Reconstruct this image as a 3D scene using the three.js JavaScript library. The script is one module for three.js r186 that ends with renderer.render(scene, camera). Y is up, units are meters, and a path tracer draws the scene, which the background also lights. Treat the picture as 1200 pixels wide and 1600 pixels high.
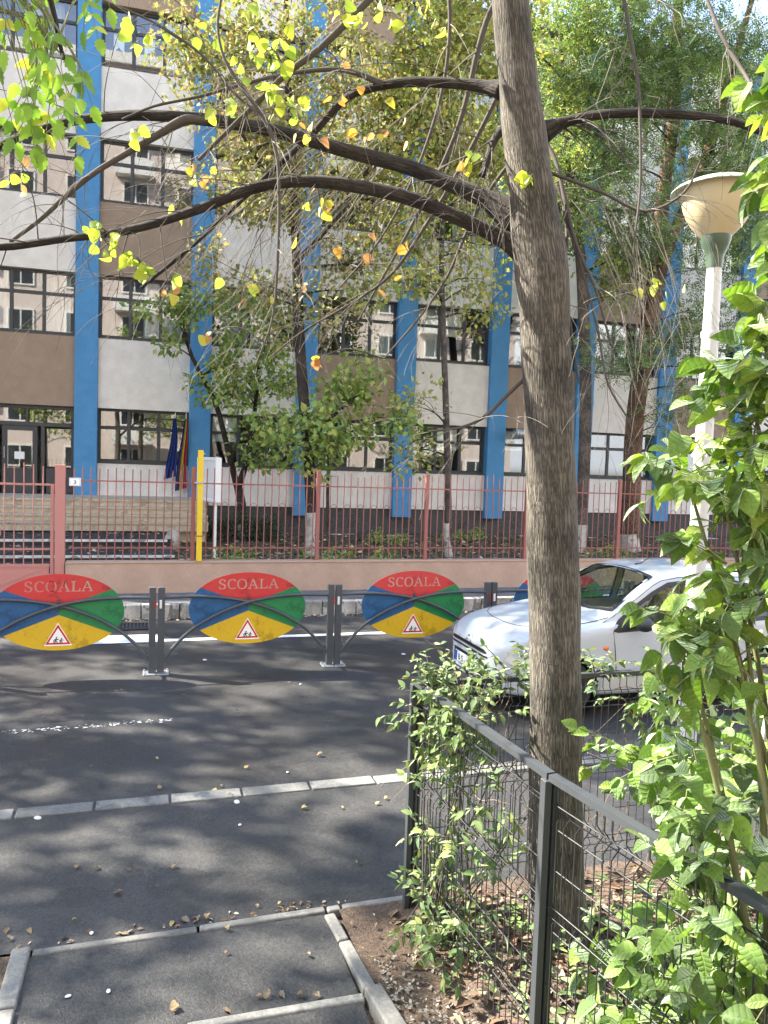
import * as THREE from 'three';
import { FontLoader } from 'three/addons/loaders/FontLoader.js';
import { mergeGeometries, mergeVertices } from 'three/addons/utils/BufferGeometryUtils.js';
import { RoundedBoxGeometry } from 'three/addons/geometries/RoundedBoxGeometry.js';
import { MarchingCubes } from 'three/addons/objects/MarchingCubes.js';

// ---------- camera, sky, sun, exposure ----------
const scene = new THREE.Scene();
const renderer = new THREE.WebGLRenderer({ antialias: true });
renderer.toneMapping = THREE.LinearToneMapping;
renderer.toneMappingExposure = 5.6;
renderer.shadowMap.enabled = true;
const camera = new THREE.PerspectiveCamera(67.3, 768 / 1024, 0.05, 900);
const RAD = Math.PI / 180;
{
  const yaw = 17.4 * RAD, pit = -3.5 * RAD, roll = 1.95 * RAD;
  const F = new THREE.Vector3(Math.sin(yaw) * Math.cos(pit), Math.sin(pit), -Math.cos(yaw) * Math.cos(pit));
  const R0 = new THREE.Vector3(Math.cos(yaw), 0, Math.sin(yaw)), U0 = new THREE.Vector3().crossVectors(R0, F);
  const R = R0.clone().multiplyScalar(Math.cos(roll)).addScaledVector(U0, Math.sin(roll));
  const U = U0.clone().multiplyScalar(Math.cos(roll)).addScaledVector(R0, -Math.sin(roll));
  camera.position.set(0, 2.42, 0);
  camera.quaternion.setFromRotationMatrix(new THREE.Matrix4().makeBasis(R, U, F.clone().negate()));
}
scene.add(camera);
const SUN_AZ = -56 * RAD, SUN_EL = 42 * RAD;   // azimuth from -z, negative towards -x
const sunDir = new THREE.Vector3(Math.sin(SUN_AZ) * Math.cos(SUN_EL), Math.sin(SUN_EL), -Math.cos(SUN_AZ) * Math.cos(SUN_EL));
const sun = new THREE.DirectionalLight(new THREE.Color().setRGB(1, 0.93, 0.80), 5.0);
sun.target.position.set(2, 0, -6); sun.position.copy(sunDir).multiplyScalar(70).add(sun.target.position);
sun.castShadow = true; sun.shadow.radius = 1; sun.shadow.mapSize.set(4096, 4096);
Object.assign(sun.shadow.camera, { left: -35, right: 35, top: 35, bottom: -35, near: 1, far: 160 });
scene.add(sun, sun.target);

let seedState = 1;
function rngOf(seed) { let a = seed >>> 0; return () => { a = (a + 0x6D2B79F5) | 0; let t = Math.imul(a ^ (a >>> 15), 1 | a); t = (t + Math.imul(t ^ (t >>> 7), 61 | t)) ^ t; return ((t ^ (t >>> 14)) >>> 0) / 4294967296; }; }
const rnd = rngOf(7);
const rr = (a, b, g = rnd) => a + (b - a) * g();
// tileable value noise on a lattice of n cells
function lattice(n, seed) { const g = rngOf(seed), a = new Float32Array(n * n); for (let i = 0; i < a.length; i++) a[i] = g(); return a; }
function vnoise(L, n, x, y) {
  const xi = Math.floor(x), yi = Math.floor(y); let fx = x - xi, fy = y - yi; fx = fx * fx * (3 - 2 * fx); fy = fy * fy * (3 - 2 * fy);
  const x0 = ((xi % n) + n) % n, x1 = (x0 + 1) % n, y0 = ((yi % n) + n) % n, y1 = (y0 + 1) % n;
  return (L[y0 * n + x0] * (1 - fx) + L[y0 * n + x1] * fx) * (1 - fy) + (L[y1 * n + x0] * (1 - fx) + L[y1 * n + x1] * fx) * fy;
}
function octaves(list, seed) { const Ls = list.map(([n], i) => lattice(n, seed * 31 + i)); return (u, v) => { let s = 0, w = 0; list.forEach(([n, a, sx = 1, sy = 1], i) => { s += a * vnoise(Ls[i], n, u * n * sx, v * n * sy); w += a; }); return s / w; }; }

// sky: clear autumn air with a few bright broken clouds
{
  const W = 768, H = 384, data = new Float32Array(W * H * 4), cl = octaves([[6, 1], [12, .6], [24, .35], [48, .2], [96, .1]], 91);
  const dir = new THREE.Vector3();
  for (let j = 0; j < H; j++) for (let i = 0; i < W; i++) {
    const u = (i + .5) / W, v = (j + .5) / H, th = (v - .5) * Math.PI, ph = (u - .5) * 2 * Math.PI;
    dir.set(Math.cos(th) * Math.cos(ph), Math.sin(th), Math.cos(th) * Math.sin(ph));
    const e = Math.max(0, dir.y), h = Math.pow(1 - e, 2.6), cs = Math.max(0, dir.dot(sunDir));
    let r = .105 + .49 * h, g = .185 + .435 * h, b = .375 + .285 * h;
    const glow = .17 * Math.pow(cs, 5) + .4 * Math.pow(cs, 30); r += glow; g += glow * .95; b += glow * .85;
    const px = dir.x / (e + .35), pz = dir.z / (e + .35);
    let c = cl(px * .16 + .5, pz * .16 + .5); c = Math.min(1, Math.max(0, (c - .50) / .12)) * Math.min(1, e * 6);
    const w = .92; r += (w - r) * c * .85; g += (w * .99 - g) * c * .85; b += (w * .98 - b) * c * .85;
    if (dir.y < 0) { r = .30; g = .29; b = .27; }
    const o = (j * W + i) * 4; data[o] = r; data[o + 1] = g; data[o + 2] = b; data[o + 3] = 1;
  }
  const t = new THREE.DataTexture(data, W, H, THREE.RGBAFormat, THREE.FloatType);
  t.mapping = THREE.EquirectangularReflectionMapping; t.magFilter = THREE.LinearFilter; t.minFilter = THREE.LinearFilter; t.needsUpdate = true;
  scene.background = t; scene.environment = t; scene.backgroundIntensity = 1; scene.environmentIntensity = 1;
}

// ---------- helpers ----------
const V = (x, y, z) => new THREE.Vector3(x, y, z);
const taken = new Map();
function numbered(n) { const k = taken.get(n) || 0; taken.set(n, k + 1); return k ? n + '_' + String(k).padStart(3, '0') : n; }
function shade(o) { o.traverse(m => { if (m.isMesh) { m.castShadow = true; m.receiveShadow = true; } }); return o; }
function tag(o, label, category, group, kind) { o.userData.label = label; o.userData.category = category; if (group) o.userData.group = group; if (kind) o.userData.kind = kind; return o; }
function thing(name, label, category, pos = [0, 0, 0], turn = 0, group) { const o = new THREE.Group(); o.name = numbered(name); o.position.set(...pos); o.rotation.y = turn; tag(o, label, category, group); scene.add(o); return o; }
function mesh(name, geo, mat, parent, label) { const m = new THREE.Mesh(geo, mat); m.name = parent ? name : numbered(name); m.castShadow = m.receiveShadow = true; (parent || scene).add(m); if (label) m.userData.label = label; return m; }
function structure(name, geo, mat, parent) { const m = mesh(name, geo, mat, parent); if (!parent) m.userData.kind = 'structure'; return m; }
function copyOf(root, label) { const r = root.clone(); r.name = numbered(root.name.replace(/_\d+$/, '')); scene.add(r); if (label) r.userData.label = label; return r; }
function box(w, h, d, x = 0, y = 0, z = 0) { const g = new THREE.BoxGeometry(w, h, d); g.translate(x, y, z); return g; }
// box with uv in metres
function boxM(w, h, d, x = 0, y = 0, z = 0) {
  const g = new THREE.BoxGeometry(w, h, d), p = g.attributes.position, n = g.attributes.normal, uv = g.attributes.uv;
  for (let i = 0; i < p.count; i++) { const ax = Math.abs(n.getX(i)), ay = Math.abs(n.getY(i)); const X = p.getX(i) + x, Y = p.getY(i) + y, Z = p.getZ(i) + z; uv.setXY(i, ax > .5 ? Z : X, ay > .5 ? Z : Y); }
  g.translate(x, y, z); return g;
}
function rbox(w, h, d, r, x = 0, y = 0, z = 0, s = 2) { const g = new RoundedBoxGeometry(w, h, d, s, Math.min(r, w / 2.01, h / 2.01, d / 2.01)); g.translate(x, y, z); return g; }
function merge(list) { return mergeGeometries(list.map(g => { const q = g.index ? g.toNonIndexed() : g; for (const k of Object.keys(q.attributes)) if (!['position', 'normal', 'uv', 'color'].includes(k)) q.deleteAttribute(k); return q; }), false); }
function sheet(x0, x1, z0, z1, y, seg = 1, hf) {
  const g = new THREE.PlaneGeometry(x1 - x0, z1 - z0, seg, seg); g.rotateX(-Math.PI / 2); g.translate((x0 + x1) / 2, y, (z0 + z1) / 2);
  const p = g.attributes.position, uv = g.attributes.uv; for (let i = 0; i < p.count; i++) { uv.setXY(i, p.getX(i), p.getZ(i)); if (hf) p.setY(i, y + hf(p.getX(i), p.getZ(i))); }
  if (hf) g.computeVertexNormals(); return g;
}
// tapered tube through points [x,y,z,r]; uv in metres
function tube(pts, sides = 8, sub = 4, wob = 0, g = rnd, cap = true) {
  const P = pts.map(p => V(p[0], p[1], p[2])), curve = new THREE.CatmullRomCurve3(P, false, 'centripetal'), n = (pts.length - 1) * sub;
  const pos = [], uv = [], idx = []; let len = 0, last = null; const N = V(0, 0, 0), B = V(0, 0, 0); let prevN = null;
  for (let i = 0; i <= n; i++) {
    const t = i / n, f = t * (pts.length - 1), k = Math.min(pts.length - 2, Math.floor(f)), fr = f - k, r = pts[k][3] * (1 - fr) + pts[k + 1][3] * fr;
    const c = pts.length > 2 ? curve.getPoint(t) : P[0].clone().lerp(P[1], t), T = pts.length > 2 ? curve.getTangent(t) : P[1].clone().sub(P[0]).normalize();
    if (last) len += c.distanceTo(last); last = c;
    if (!prevN) { N.set(Math.abs(T.y) > .9 ? 1 : 0, Math.abs(T.y) > .9 ? 0 : 1, 0); } else N.copy(prevN);
    N.addScaledVector(T, -N.dot(T)).normalize(); prevN = N.clone(); B.crossVectors(T, N);
    for (let s = 0; s <= sides; s++) { const a = s / sides * Math.PI * 2, q = r * (1 + (wob ? wob * (Math.sin(a * 3 + i * .7) * .5 + Math.sin(a * 2 - i * .37) * .5) : 0)); pos.push(c.x + (N.x * Math.cos(a) + B.x * Math.sin(a)) * q, c.y + (N.y * Math.cos(a) + B.y * Math.sin(a)) * q, c.z + (N.z * Math.cos(a) + B.z * Math.sin(a)) * q); uv.push(s / sides * Math.max(.02, 2 * Math.PI * pts[0][3]), len); }
  }
  const w = sides + 1;
  for (let i = 0; i < n; i++) for (let s = 0; s < sides; s++) { const a = i * w + s, b = a + 1, c = a + w, d = c + 1; idx.push(a, b, c, b, d, c); }
  if (cap) for (const [i, flip] of [[0, 1], [n, 0]]) { const c0 = pos.length / 3, q = i ? P[P.length - 1] : P[0]; pos.push(q.x, q.y, q.z); uv.push(0, i ? len : 0); for (let s = 0; s < sides; s++) flip ? idx.push(c0, i * w + s + 1, i * w + s) : idx.push(c0, i * w + s, i * w + s + 1); }
  const geo = new THREE.BufferGeometry(); geo.setAttribute('position', new THREE.Float32BufferAttribute(pos, 3)); geo.setAttribute('uv', new THREE.Float32BufferAttribute(uv, 2)); geo.setIndex(idx); geo.computeVertexNormals();
  // weld the seam's normals
  const nn = geo.attributes.normal; for (let i = 0; i <= n; i++) { const a = i * w, b = a + sides, x = nn.getX(a) + nn.getX(b), y = nn.getY(a) + nn.getY(b), z = nn.getZ(a) + nn.getZ(b), l = Math.hypot(x, y, z) || 1; nn.setXYZ(a, x / l, y / l, z / l); nn.setXYZ(b, x / l, y / l, z / l); }
  return geo;
}
function rod(a, b, r, sides = 6) { return tube([[...a, r], [...b, r]], sides, 1); }
function bar(a, b, w, h) { // square bar from a to b (w across, h up)
  const A = V(...a), B = V(...b), L = A.distanceTo(B), g = new THREE.BoxGeometry(w, h, L); const m = new THREE.Matrix4().lookAt(A, B, V(0, 1, 0)); g.applyMatrix4(m); g.translate((A.x + B.x) / 2, (A.y + B.y) / 2, (A.z + B.z) / 2); return g;
}

// ---------- textures and materials ----------
function tex(size, tile, fn, srgb = true) { // fn(u,v) -> [r,g,b] 0..1 (sRGB values when srgb)
  const d = new Uint8Array(size * size * 4);
  for (let j = 0; j < size; j++) for (let i = 0; i < size; i++) { const c = fn((i + .5) / size, (j + .5) / size, i, j), o = (j * size + i) * 4; d[o] = Math.max(0, Math.min(255, c[0] * 255)); d[o + 1] = Math.max(0, Math.min(255, c[1] * 255)); d[o + 2] = Math.max(0, Math.min(255, c[2] * 255)); d[o + 3] = 255; }
  const t = new THREE.DataTexture(d, size, size, THREE.RGBAFormat); t.wrapS = t.wrapT = THREE.RepeatWrapping; t.magFilter = THREE.LinearFilter; t.minFilter = THREE.LinearMipmapLinearFilter; t.generateMipmaps = true; if (srgb) t.colorSpace = THREE.SRGBColorSpace; t.repeat.set(1 / tile, 1 / tile); t.needsUpdate = true; return t;
}
const lin = (r, g, b) => new THREE.Color().setRGB(r, g, b);
const std = (o) => new THREE.MeshStandardMaterial(o);
const phy = (o) => new THREE.MeshPhysicalMaterial(o);
const M = {};
const srgb = (r, g, b, k = 1) => { const c = new THREE.Color().setRGB(r, g, b, THREE.SRGBColorSpace); return c.multiplyScalar(k); };
{
  const spk = lattice(512, 5), big = octaves([[3, 1], [7, .7], [17, .4]], 12), fine = octaves([[160, 1], [320, .8]], 13), st = octaves([[5, 1], [11, .8], [40, .5]], 14);
  const N = 512, F5 = new Float32Array(N * N), S5 = new Float32Array(N * N), B5 = new Float32Array(N * N); for (let j = 0; j < N; j++) for (let i = 0; i < N; i++) { const u = (i + .5) / N, v = (j + .5) / N, k = j * N + i; F5[k] = fine(u, v); S5[k] = st(u, v); B5[k] = big(u, v); }
  // asphalt: dark binder with pale and dark aggregate
  const asp = tex(1024, 3.7, (u, v, i, j) => { const k0 = (j % N) * N + i % N, kb = (j >> 1) * N + (i >> 1), s = spk[((j * 7 + 13) % N) * N + (i + (j >> 9) * 77 + (i >> 9) * 191) % N]; let k = .80 * (.72 + .46 * F5[k0]) + .34 * (B5[kb] - .5) + .10 * (S5[kb] - .5); if (s > .955) k += .35 * (s - .955) / .045; if (s < .06) k -= .16; if (S5[kb] > .70) k -= .10; return [k * 1.01, k, k * .985]; });
  const aspB = tex(512, 1.3, (u, v, i, j) => { const k0 = j * N + i, k = .55 * F5[k0] + .45 * spk[k0]; return [k, k, k]; }, false);
  const aspR = tex(512, 5.3, (u, v, i, j) => { const k = .50 + .5 * B5[j * N + i]; return [k, k, k]; }, false);
  M.road = std({ map: asp, color: lin(.070, .0695, .071), bumpMap: aspB, bumpScale: .0022, roughness: .72, roughnessMap: aspR });
  M.pavement = std({ map: asp, color: lin(.074, .0735, .075), bumpMap: aspB, bumpScale: .0025, roughness: .72, roughnessMap: aspR });
  M.yardAsphalt = std({ map: asp, color: lin(.055, .052, .049), bumpMap: aspB, bumpScale: .0022, roughness: .9 });
  const grey = (amt, dark, g = .22) => tex(512, 1.7, (u, v, i, j) => { const k0 = j * N + i, b = S5[k0], s = spk[k0]; let k = .9 * (1 + g * (F5[k0] - .5) + amt * (b - .5)); if (dark && b > .58) k *= 1 - dark * Math.min(1, (b - .58) / .06); if (g > .1 && s > .985) k *= .85; return [k, k, k]; });
  const plain = grey(.13, 0, .08), worn = grey(.35, .2), rough = grey(.7, .4);
  const concB = tex(512, 1.7, (u, v, i, j) => { const k0 = j * N + i, k = .5 * F5[k0] + .5 * S5[k0]; return [k, k, k]; }, false);
  const conc = (map, r, g, b, bump = .002, o = {}) => std({ map, color: srgb(r, g, b, 1.25), bumpMap: concB, bumpScale: bump, roughness: .92, ...o });
  M.concrete = [0, 1, 2].map(i => conc(worn, .43 + .03 * i, .425 + .03 * i, .41 + .03 * i));
  M.limeKerb = [0, 1, 2].map(i => conc(rough, .60 + .04 * i, .585 + .04 * i, .55 + .04 * i, .003));
  M.wall = conc(plain, .70, .595, .52, .003); M.stepStone = conc(worn, .72, .67, .585); M.limeEdge = conc(rough, .84, .83, .80); M.sidewalk = conc(worn, .42, .41, .40);
  M.facadeWhite = conc(plain, .85, .835, .80, .001, { roughness: .8 });
  const ribB = tex(256, .5, (u) => { const k = (u * 6) % 1 < .12 ? 0 : 1; return [k, k, k]; }, false);
  M.facadeRib = std({ map: plain, color: srgb(.84, .83, .81, 1.25), bumpMap: ribB, bumpScale: .006, roughness: .8 });
  M.facadeBrown = conc(plain, .585, .51, .435, .001, { roughness: .8 }); M.blue = conc(plain, .285, .53, .715, .001, { roughness: .75 });
  M.plinth = conc(worn, .30, .30, .30); M.pink = conc(plain, .82, .765, .74, .002);
  const soil = tex(512, 1.4, (u, v, i, j) => { const k0 = j * N + i, s = spk[k0]; let k = .80 + .5 * (F5[k0] - .5) + .5 * (B5[k0] - .5); if (s > .96) k += .2; return [k, k * .985, k * .97]; });
  M.soil = std({ map: soil, color: srgb(.40, .34, .295, 1.3), bumpMap: aspB, bumpScale: .007, roughness: 1 });
  M.yardSoil = std({ map: soil, color: srgb(.33, .30, .23, 1.3), bumpMap: aspB, bumpScale: .007, roughness: 1 });
  // bark: long vertical fissures
  const bk = octaves([[40, 1, 1, .2], [90, 1, 1, .15], [180, .6, 1, .22]], 21), bk2 = octaves([[4, 1], [9, .6], [60, .35]], 22), RD = new Float32Array(N * N), R2 = new Float32Array(N * N);
  for (let j = 0; j < N; j++) for (let i = 0; i < N; i++) { const u = (i + .5) / N, v = (j + .5) / N, q = bk2(u, v); R2[j * N + i] = q; RD[j * N + i] = Math.abs(bk(u + .02 * q, v) - .5) * 2; }
  const barkB = tex(512, .8, (u, v, i, j) => { const k = Math.min(1, RD[j * N + i] * 2.4); return [k, k, k]; }, false);
  const barkM = tex(512, .8, (u, v, i, j) => { const k0 = j * N + i, f = Math.min(1, RD[k0] * 3), k = .52 + .36 * f + .55 * (R2[k0] - .5), m = Math.max(0, R2[i * N + j] - .6) * .12; return [k - m * .5, k, k - m]; });
  const bark = (r, g, b, bump) => std({ map: barkM, color: srgb(r, g, b, 1.55), bumpMap: barkB, bumpScale: bump, roughness: .95 });
  M.bark = bark(.395, .37, .335, .005); M.barkDark = bark(.225, .20, .18, .003); M.barkRed = bark(.45, .355, .285, .012); M.barkGrey = bark(.36, .33, .30, .004);
  M.twig = std({ color: lin(.07, .06, .052), roughness: .9 });
  M.twigPale = std({ color: lin(.20, .18, .155), roughness: .9 });
  M.twigGreen = std({ color: lin(.16, .17, .07), roughness: .8 });
  M.lime = conc(rough, .70, .68, .64, .002);
  const veins = tex(256, 1, (u, v) => { const a = Math.abs(u - .5) * 2; const w = (v * 5.5 - a * 1.1 * (1 - .5 * a) + 20) % 1; const line = Math.min(w, 1 - w) < .06 || a < .035 ? 1 : 0; const sp = st(u * 1.7 + .3, v * 1.7), k = .86 + .10 * fine(u, v) + .06 * line - (sp > .70 ? .22 : 0); return [k + (sp > .70 ? .05 : 0), k, k * .97 - (sp > .70 ? .1 : 0)]; });
  veins.repeat.set(1, 1);
  const veinsB = tex(256, 1, (u, v) => { const a = Math.abs(u - .5) * 2; const w = (v * 5.5 - a * 1.1 * (1 - .5 * a) + 20) % 1, k = Math.min(1, Math.min(w, 1 - w) * 3.2) * Math.min(1, a * 8); return [k, k, k]; }, false); veinsB.repeat.set(1, 1);
  M.veins = veins; M.veinsB = veinsB;
}
const leafMat = (c, t = .45, extra = {}) => phy({ color: lin(...c), roughness: .92, transmission: t, thickness: 0, side: THREE.DoubleSide, ...extra });
M.leafV = phy({ color: lin(1, 1, 1), vertexColors: true, roughness: .9, transmission: .42, thickness: 0, side: THREE.DoubleSide });
M.litterV = std({ color: lin(1, 1, 1), vertexColors: true, roughness: .95, side: THREE.DoubleSide });
const dog = (c, t) => phy({ color: lin(...c), map: M.veins, bumpMap: M.veinsB, bumpScale: .0018, roughness: .92, clearcoat: .28, clearcoatRoughness: .36, transmission: t, thickness: 0, side: THREE.DoubleSide });
M.dog = [dog([.20, .37, .025], .58), dog([.28, .46, .03], .6), dog([.12, .23, .03], .5), dog([.36, .50, .04], .6), dog([.065, .125, .03], .38), dog([.30, .30, .06], .5)];
M.vineLeaf = [leafMat([.10, .18, .04], .4), leafMat([.15, .22, .06], .4), leafMat([.075, .135, .045], .35), leafMat([.22, .26, .06], .45)];
M.yellowLeaf = [leafMat([.50, .58, .05], .55), leafMat([.60, .55, .06], .55), leafMat([.36, .50, .05], .55), leafMat([.75, .40, .06], .5), leafMat([.55, .28, .10], .45)];
M.greenLeaf = [leafMat([.28, .48, .04], .55), leafMat([.15, .30, .03], .5), leafMat([.55, .60, .05], .55)];
M.dryLeaf = [[.24, .17, .10], [.34, .25, .14], [.19, .13, .08], [.42, .33, .14], [.28, .22, .16]].map(c => std({ color: lin(...c), map: M.veins, roughness: .9, side: THREE.DoubleSide }));
M.metalGrey = std({ color: lin(.075, .083, .092), roughness: .48, metalness: .25 });
M.galv = std({ color: lin(.42, .44, .45), roughness: .45, metalness: .7 });
M.frame = std({ color: lin(.035, .038, .042), roughness: .5 });
M.glass = phy({ color: lin(.93, .96, .95), roughness: .015, transmission: 1, thickness: 0, ior: 1.95 });
M.fenceRed = std({ color: lin(.30, .105, .085), roughness: .6 });
M.gatePink = std({ color: lin(.46, .20, .17), roughness: .65 });
M.white = std({ color: lin(.74, .74, .72), roughness: .6 });
M.paint = std({ color: lin(.68, .68, .66), roughness: .8 });
M.wire = std({ color: lin(.03, .032, .034), roughness: .42, metalness: .2 });
M.rail = std({ color: lin(.062, .068, .074), roughness: .5, metalness: .35 });
M.black = std({ color: lin(.012, .012, .013), roughness: .55 });
M.inside = std({ color: lin(.22, .21, .19), roughness: 1 });
M.curtain = phy({ color: lin(.75, .74, .72), roughness: .95, transmission: .4, thickness: 0, side: THREE.DoubleSide });

// ---------- ground, road, pavements ----------
structure('ground', sheet(-250, 250, -250, 250, -.035), M.soil);
structure('road', sheet(-40, 45, -11.9, -5.5, 0), M.road);
structure('pavement', sheet(-40, 45, -5.5, -3.93, .003), M.pavement);
{ // flush kerb between road and near pavement, one stone each half metre
  const k = new THREE.Group(); k.name = 'kerb'; k.userData.kind = 'structure'; scene.add(k);
  const geos = [0, 1, 2].map(i => { const g = new RoundedBoxGeometry(.485, .2, .145, 1, .008); const p = g.attributes.position, n = g.attributes.normal, uv = g.attributes.uv; for (let q = 0; q < p.count; q++) uv.setXY(q, p.getX(q) + i * .63, p.getZ(q) + i * .4); return g; });
  for (let i = 0; i < 44; i++) { const m = mesh('kerb_stone', geos[i % 3], M.concrete[(i * 7) % 3], k); m.position.set(-8.09 + i * .503, -.088 + ((i * 37) % 5) * .0012, -5.5 + ((i * 13) % 3 - 1) * .003); }
}
{ // footpath leading from the pavement, with concrete edging
  structure('path', sheet(-.53, .97, -3.88, .6, .002), M.pavement);
  const e = new THREE.Group(); e.name = 'path_edging'; e.userData.kind = 'structure'; scene.add(e);
  const stone = (x0, z0, x1, z1, w, h, mi, lift = 0) => { const L = Math.hypot(x1 - x0, z1 - z0), g = new RoundedBoxGeometry(L - .012, .2, w, 2, .012), p = g.attributes.position, uv = g.attributes.uv; for (let q = 0; q < p.count; q++) uv.setXY(q, p.getX(q) + x0, p.getZ(q) + z0); const m = mesh('edging_stone', g, M.concrete[mi], e); m.position.set((x0 + x1) / 2, h - .1 + lift, (z0 + z1) / 2); m.rotation.y = -Math.atan2(z1 - z0, x1 - x0); return m; };
  stone(-.49, -3.905, .30, -3.905, .05, .012, 0); stone(.30, -3.905, .975, -3.915, .052, .015, 1); stone(.975, -3.915, 1.06, -3.918, .05, .012, 2); stone(1.06, -3.918, 1.46, -3.92, .05, .012, 1);
  stone(.98, -3.87, 1.0, -3.62, .06, .016, 1); stone(1.0, -3.62, 1.03, -3.245, .065, .018, 2); stone(1.035, -3.24, 1.12, -2.5, .085, .04, 1); stone(1.12, -2.5, 1.16, -1.5, .085, .04, 0);
  stone(.2, -3.215, .995, -3.205, .05, .013, 2); stone(-.5, -3.22, .2, -3.215, .05, .012, 0);
  stone(-.535, -3.94, -.54, -3.5, .085, .028, 2); stone(-.54, -3.5, -.55, -2.6, .085, .028, 1);
}
// bare soil beside the path and under the fence
const bedUp = (x) => .042 * Math.min(1, Math.max(0, (x - 1.3) / .4));
const soilH = (x, z) => .015 * Math.sin(x * 7 + z * 3) + .012 * Math.sin(z * 11 - x * 5) + .006 * Math.sin(x * 31 + z * 23) + .005 * Math.sin(x * 19 - z * 37);
structure('garden_soil', (() => { const g = sheet(1.04, 9, -3.895, 2.2, .004, 160, (x, z) => bedUp(x) + soilH(x, z) * (.25 + .75 * Math.min(1, Math.max(0, (x - 1.15) / .5)))); return g; })(), M.soil);
structure('soil_verge', sheet(-6, -.58, -3.92, 2, .0, 40, (x, z) => soilH(x, z) * .6), M.soil);
// far kerb, pavement of the school side
{
  const k = new THREE.Group(); k.name = 'school_kerb'; k.userData.kind = 'structure'; scene.add(k);
  const geos = [0, 1, 2].map(i => { const g = new RoundedBoxGeometry(.54, .34, .15, 1, .015), p = g.attributes.position, uv = g.attributes.uv; for (let q = 0; q < p.count; q++) uv.setXY(q, p.getX(q) + i * .71, p.getY(q) + i * .33); return g; });
  for (let i = 0; i < 40; i++) { const m = mesh('kerb_stone', geos[i % 3], M.limeKerb[(i * 5) % 3], k); m.position.set(-5.82 + i * .553, .042 + ((i * 29) % 4) * .002, -11.955 + ((i * 17) % 3 - 1) * .005); }
}
structure('school_pavement', sheet(-40, 45, -13.3, -12.02, .195), M.sidewalk);
// road markings
structure('road_marking', (() => { const list = []; for (const [a, b] of [[-9, -3.05], [-1.02, 3.72], [6.4, 12.5]]) list.push(sheet(a, b, -10.52, -10.39, .0045)); list.push(sheet(-.95, .22, -10.82, -10.36, .0085)); return merge(list); })(), M.paint);
{ // worn flecks of an old painted line
  const list = []; const g = rngOf(33);
  for (let i = 0; i < 200; i++) { const t = g(), x = -2.2 + 2.5 * t, z = -7.12 - .11 * t + (g() - .5) * .1 * (.5 + g()), s = .004 + .016 * g() * g(), c = new THREE.CircleGeometry(s, 5); c.rotateX(-Math.PI / 2); c.rotateY(g() * 6); c.scale(1.3, 1, .8); c.translate(x, .0045, z); list.push(c); }
  const m = structure('worn_road_paint', merge(list), M.paint);
}
// school yard: soil with litter, asphalt terraces with limed edges towards the entrance
const yardY = .42;
structure('yard', sheet(.55, 40, -21.6, -13.24, yardY, 60, (x, z) => .02 * Math.sin(x * 3 + z * 2) + .02 * Math.sin(x * 1.3 - z * 4)), M.yardSoil);
{
  const k = new THREE.Group(); k.name = 'yard_terrace'; k.userData.kind = 'structure'; scene.add(k);
  const T = [[.40, -13.24, -15.55], [.52, -15.55, -17.15], [.66, -17.15, -18.75]];
  T.forEach(([y, z0, z1], i) => { mesh('terrace_surface', boxM(14, .4, Math.abs(z1 - z0) - .002, -6.4, y - .2, (z0 + z1) / 2), M.yardAsphalt, k); if (i < 3) mesh('terrace_edge', boxM(14, .055, .1, -6.4 - (i === 2 ? .3 : i * .1), [.52, .66, .79][i] - .03, z1 - .05), M.limeEdge, k); });
  mesh('terrace_surface', boxM(13.6, .4, 3, -6.6, .76 - .2, -20.3), M.yardAsphalt, k);
}

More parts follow.
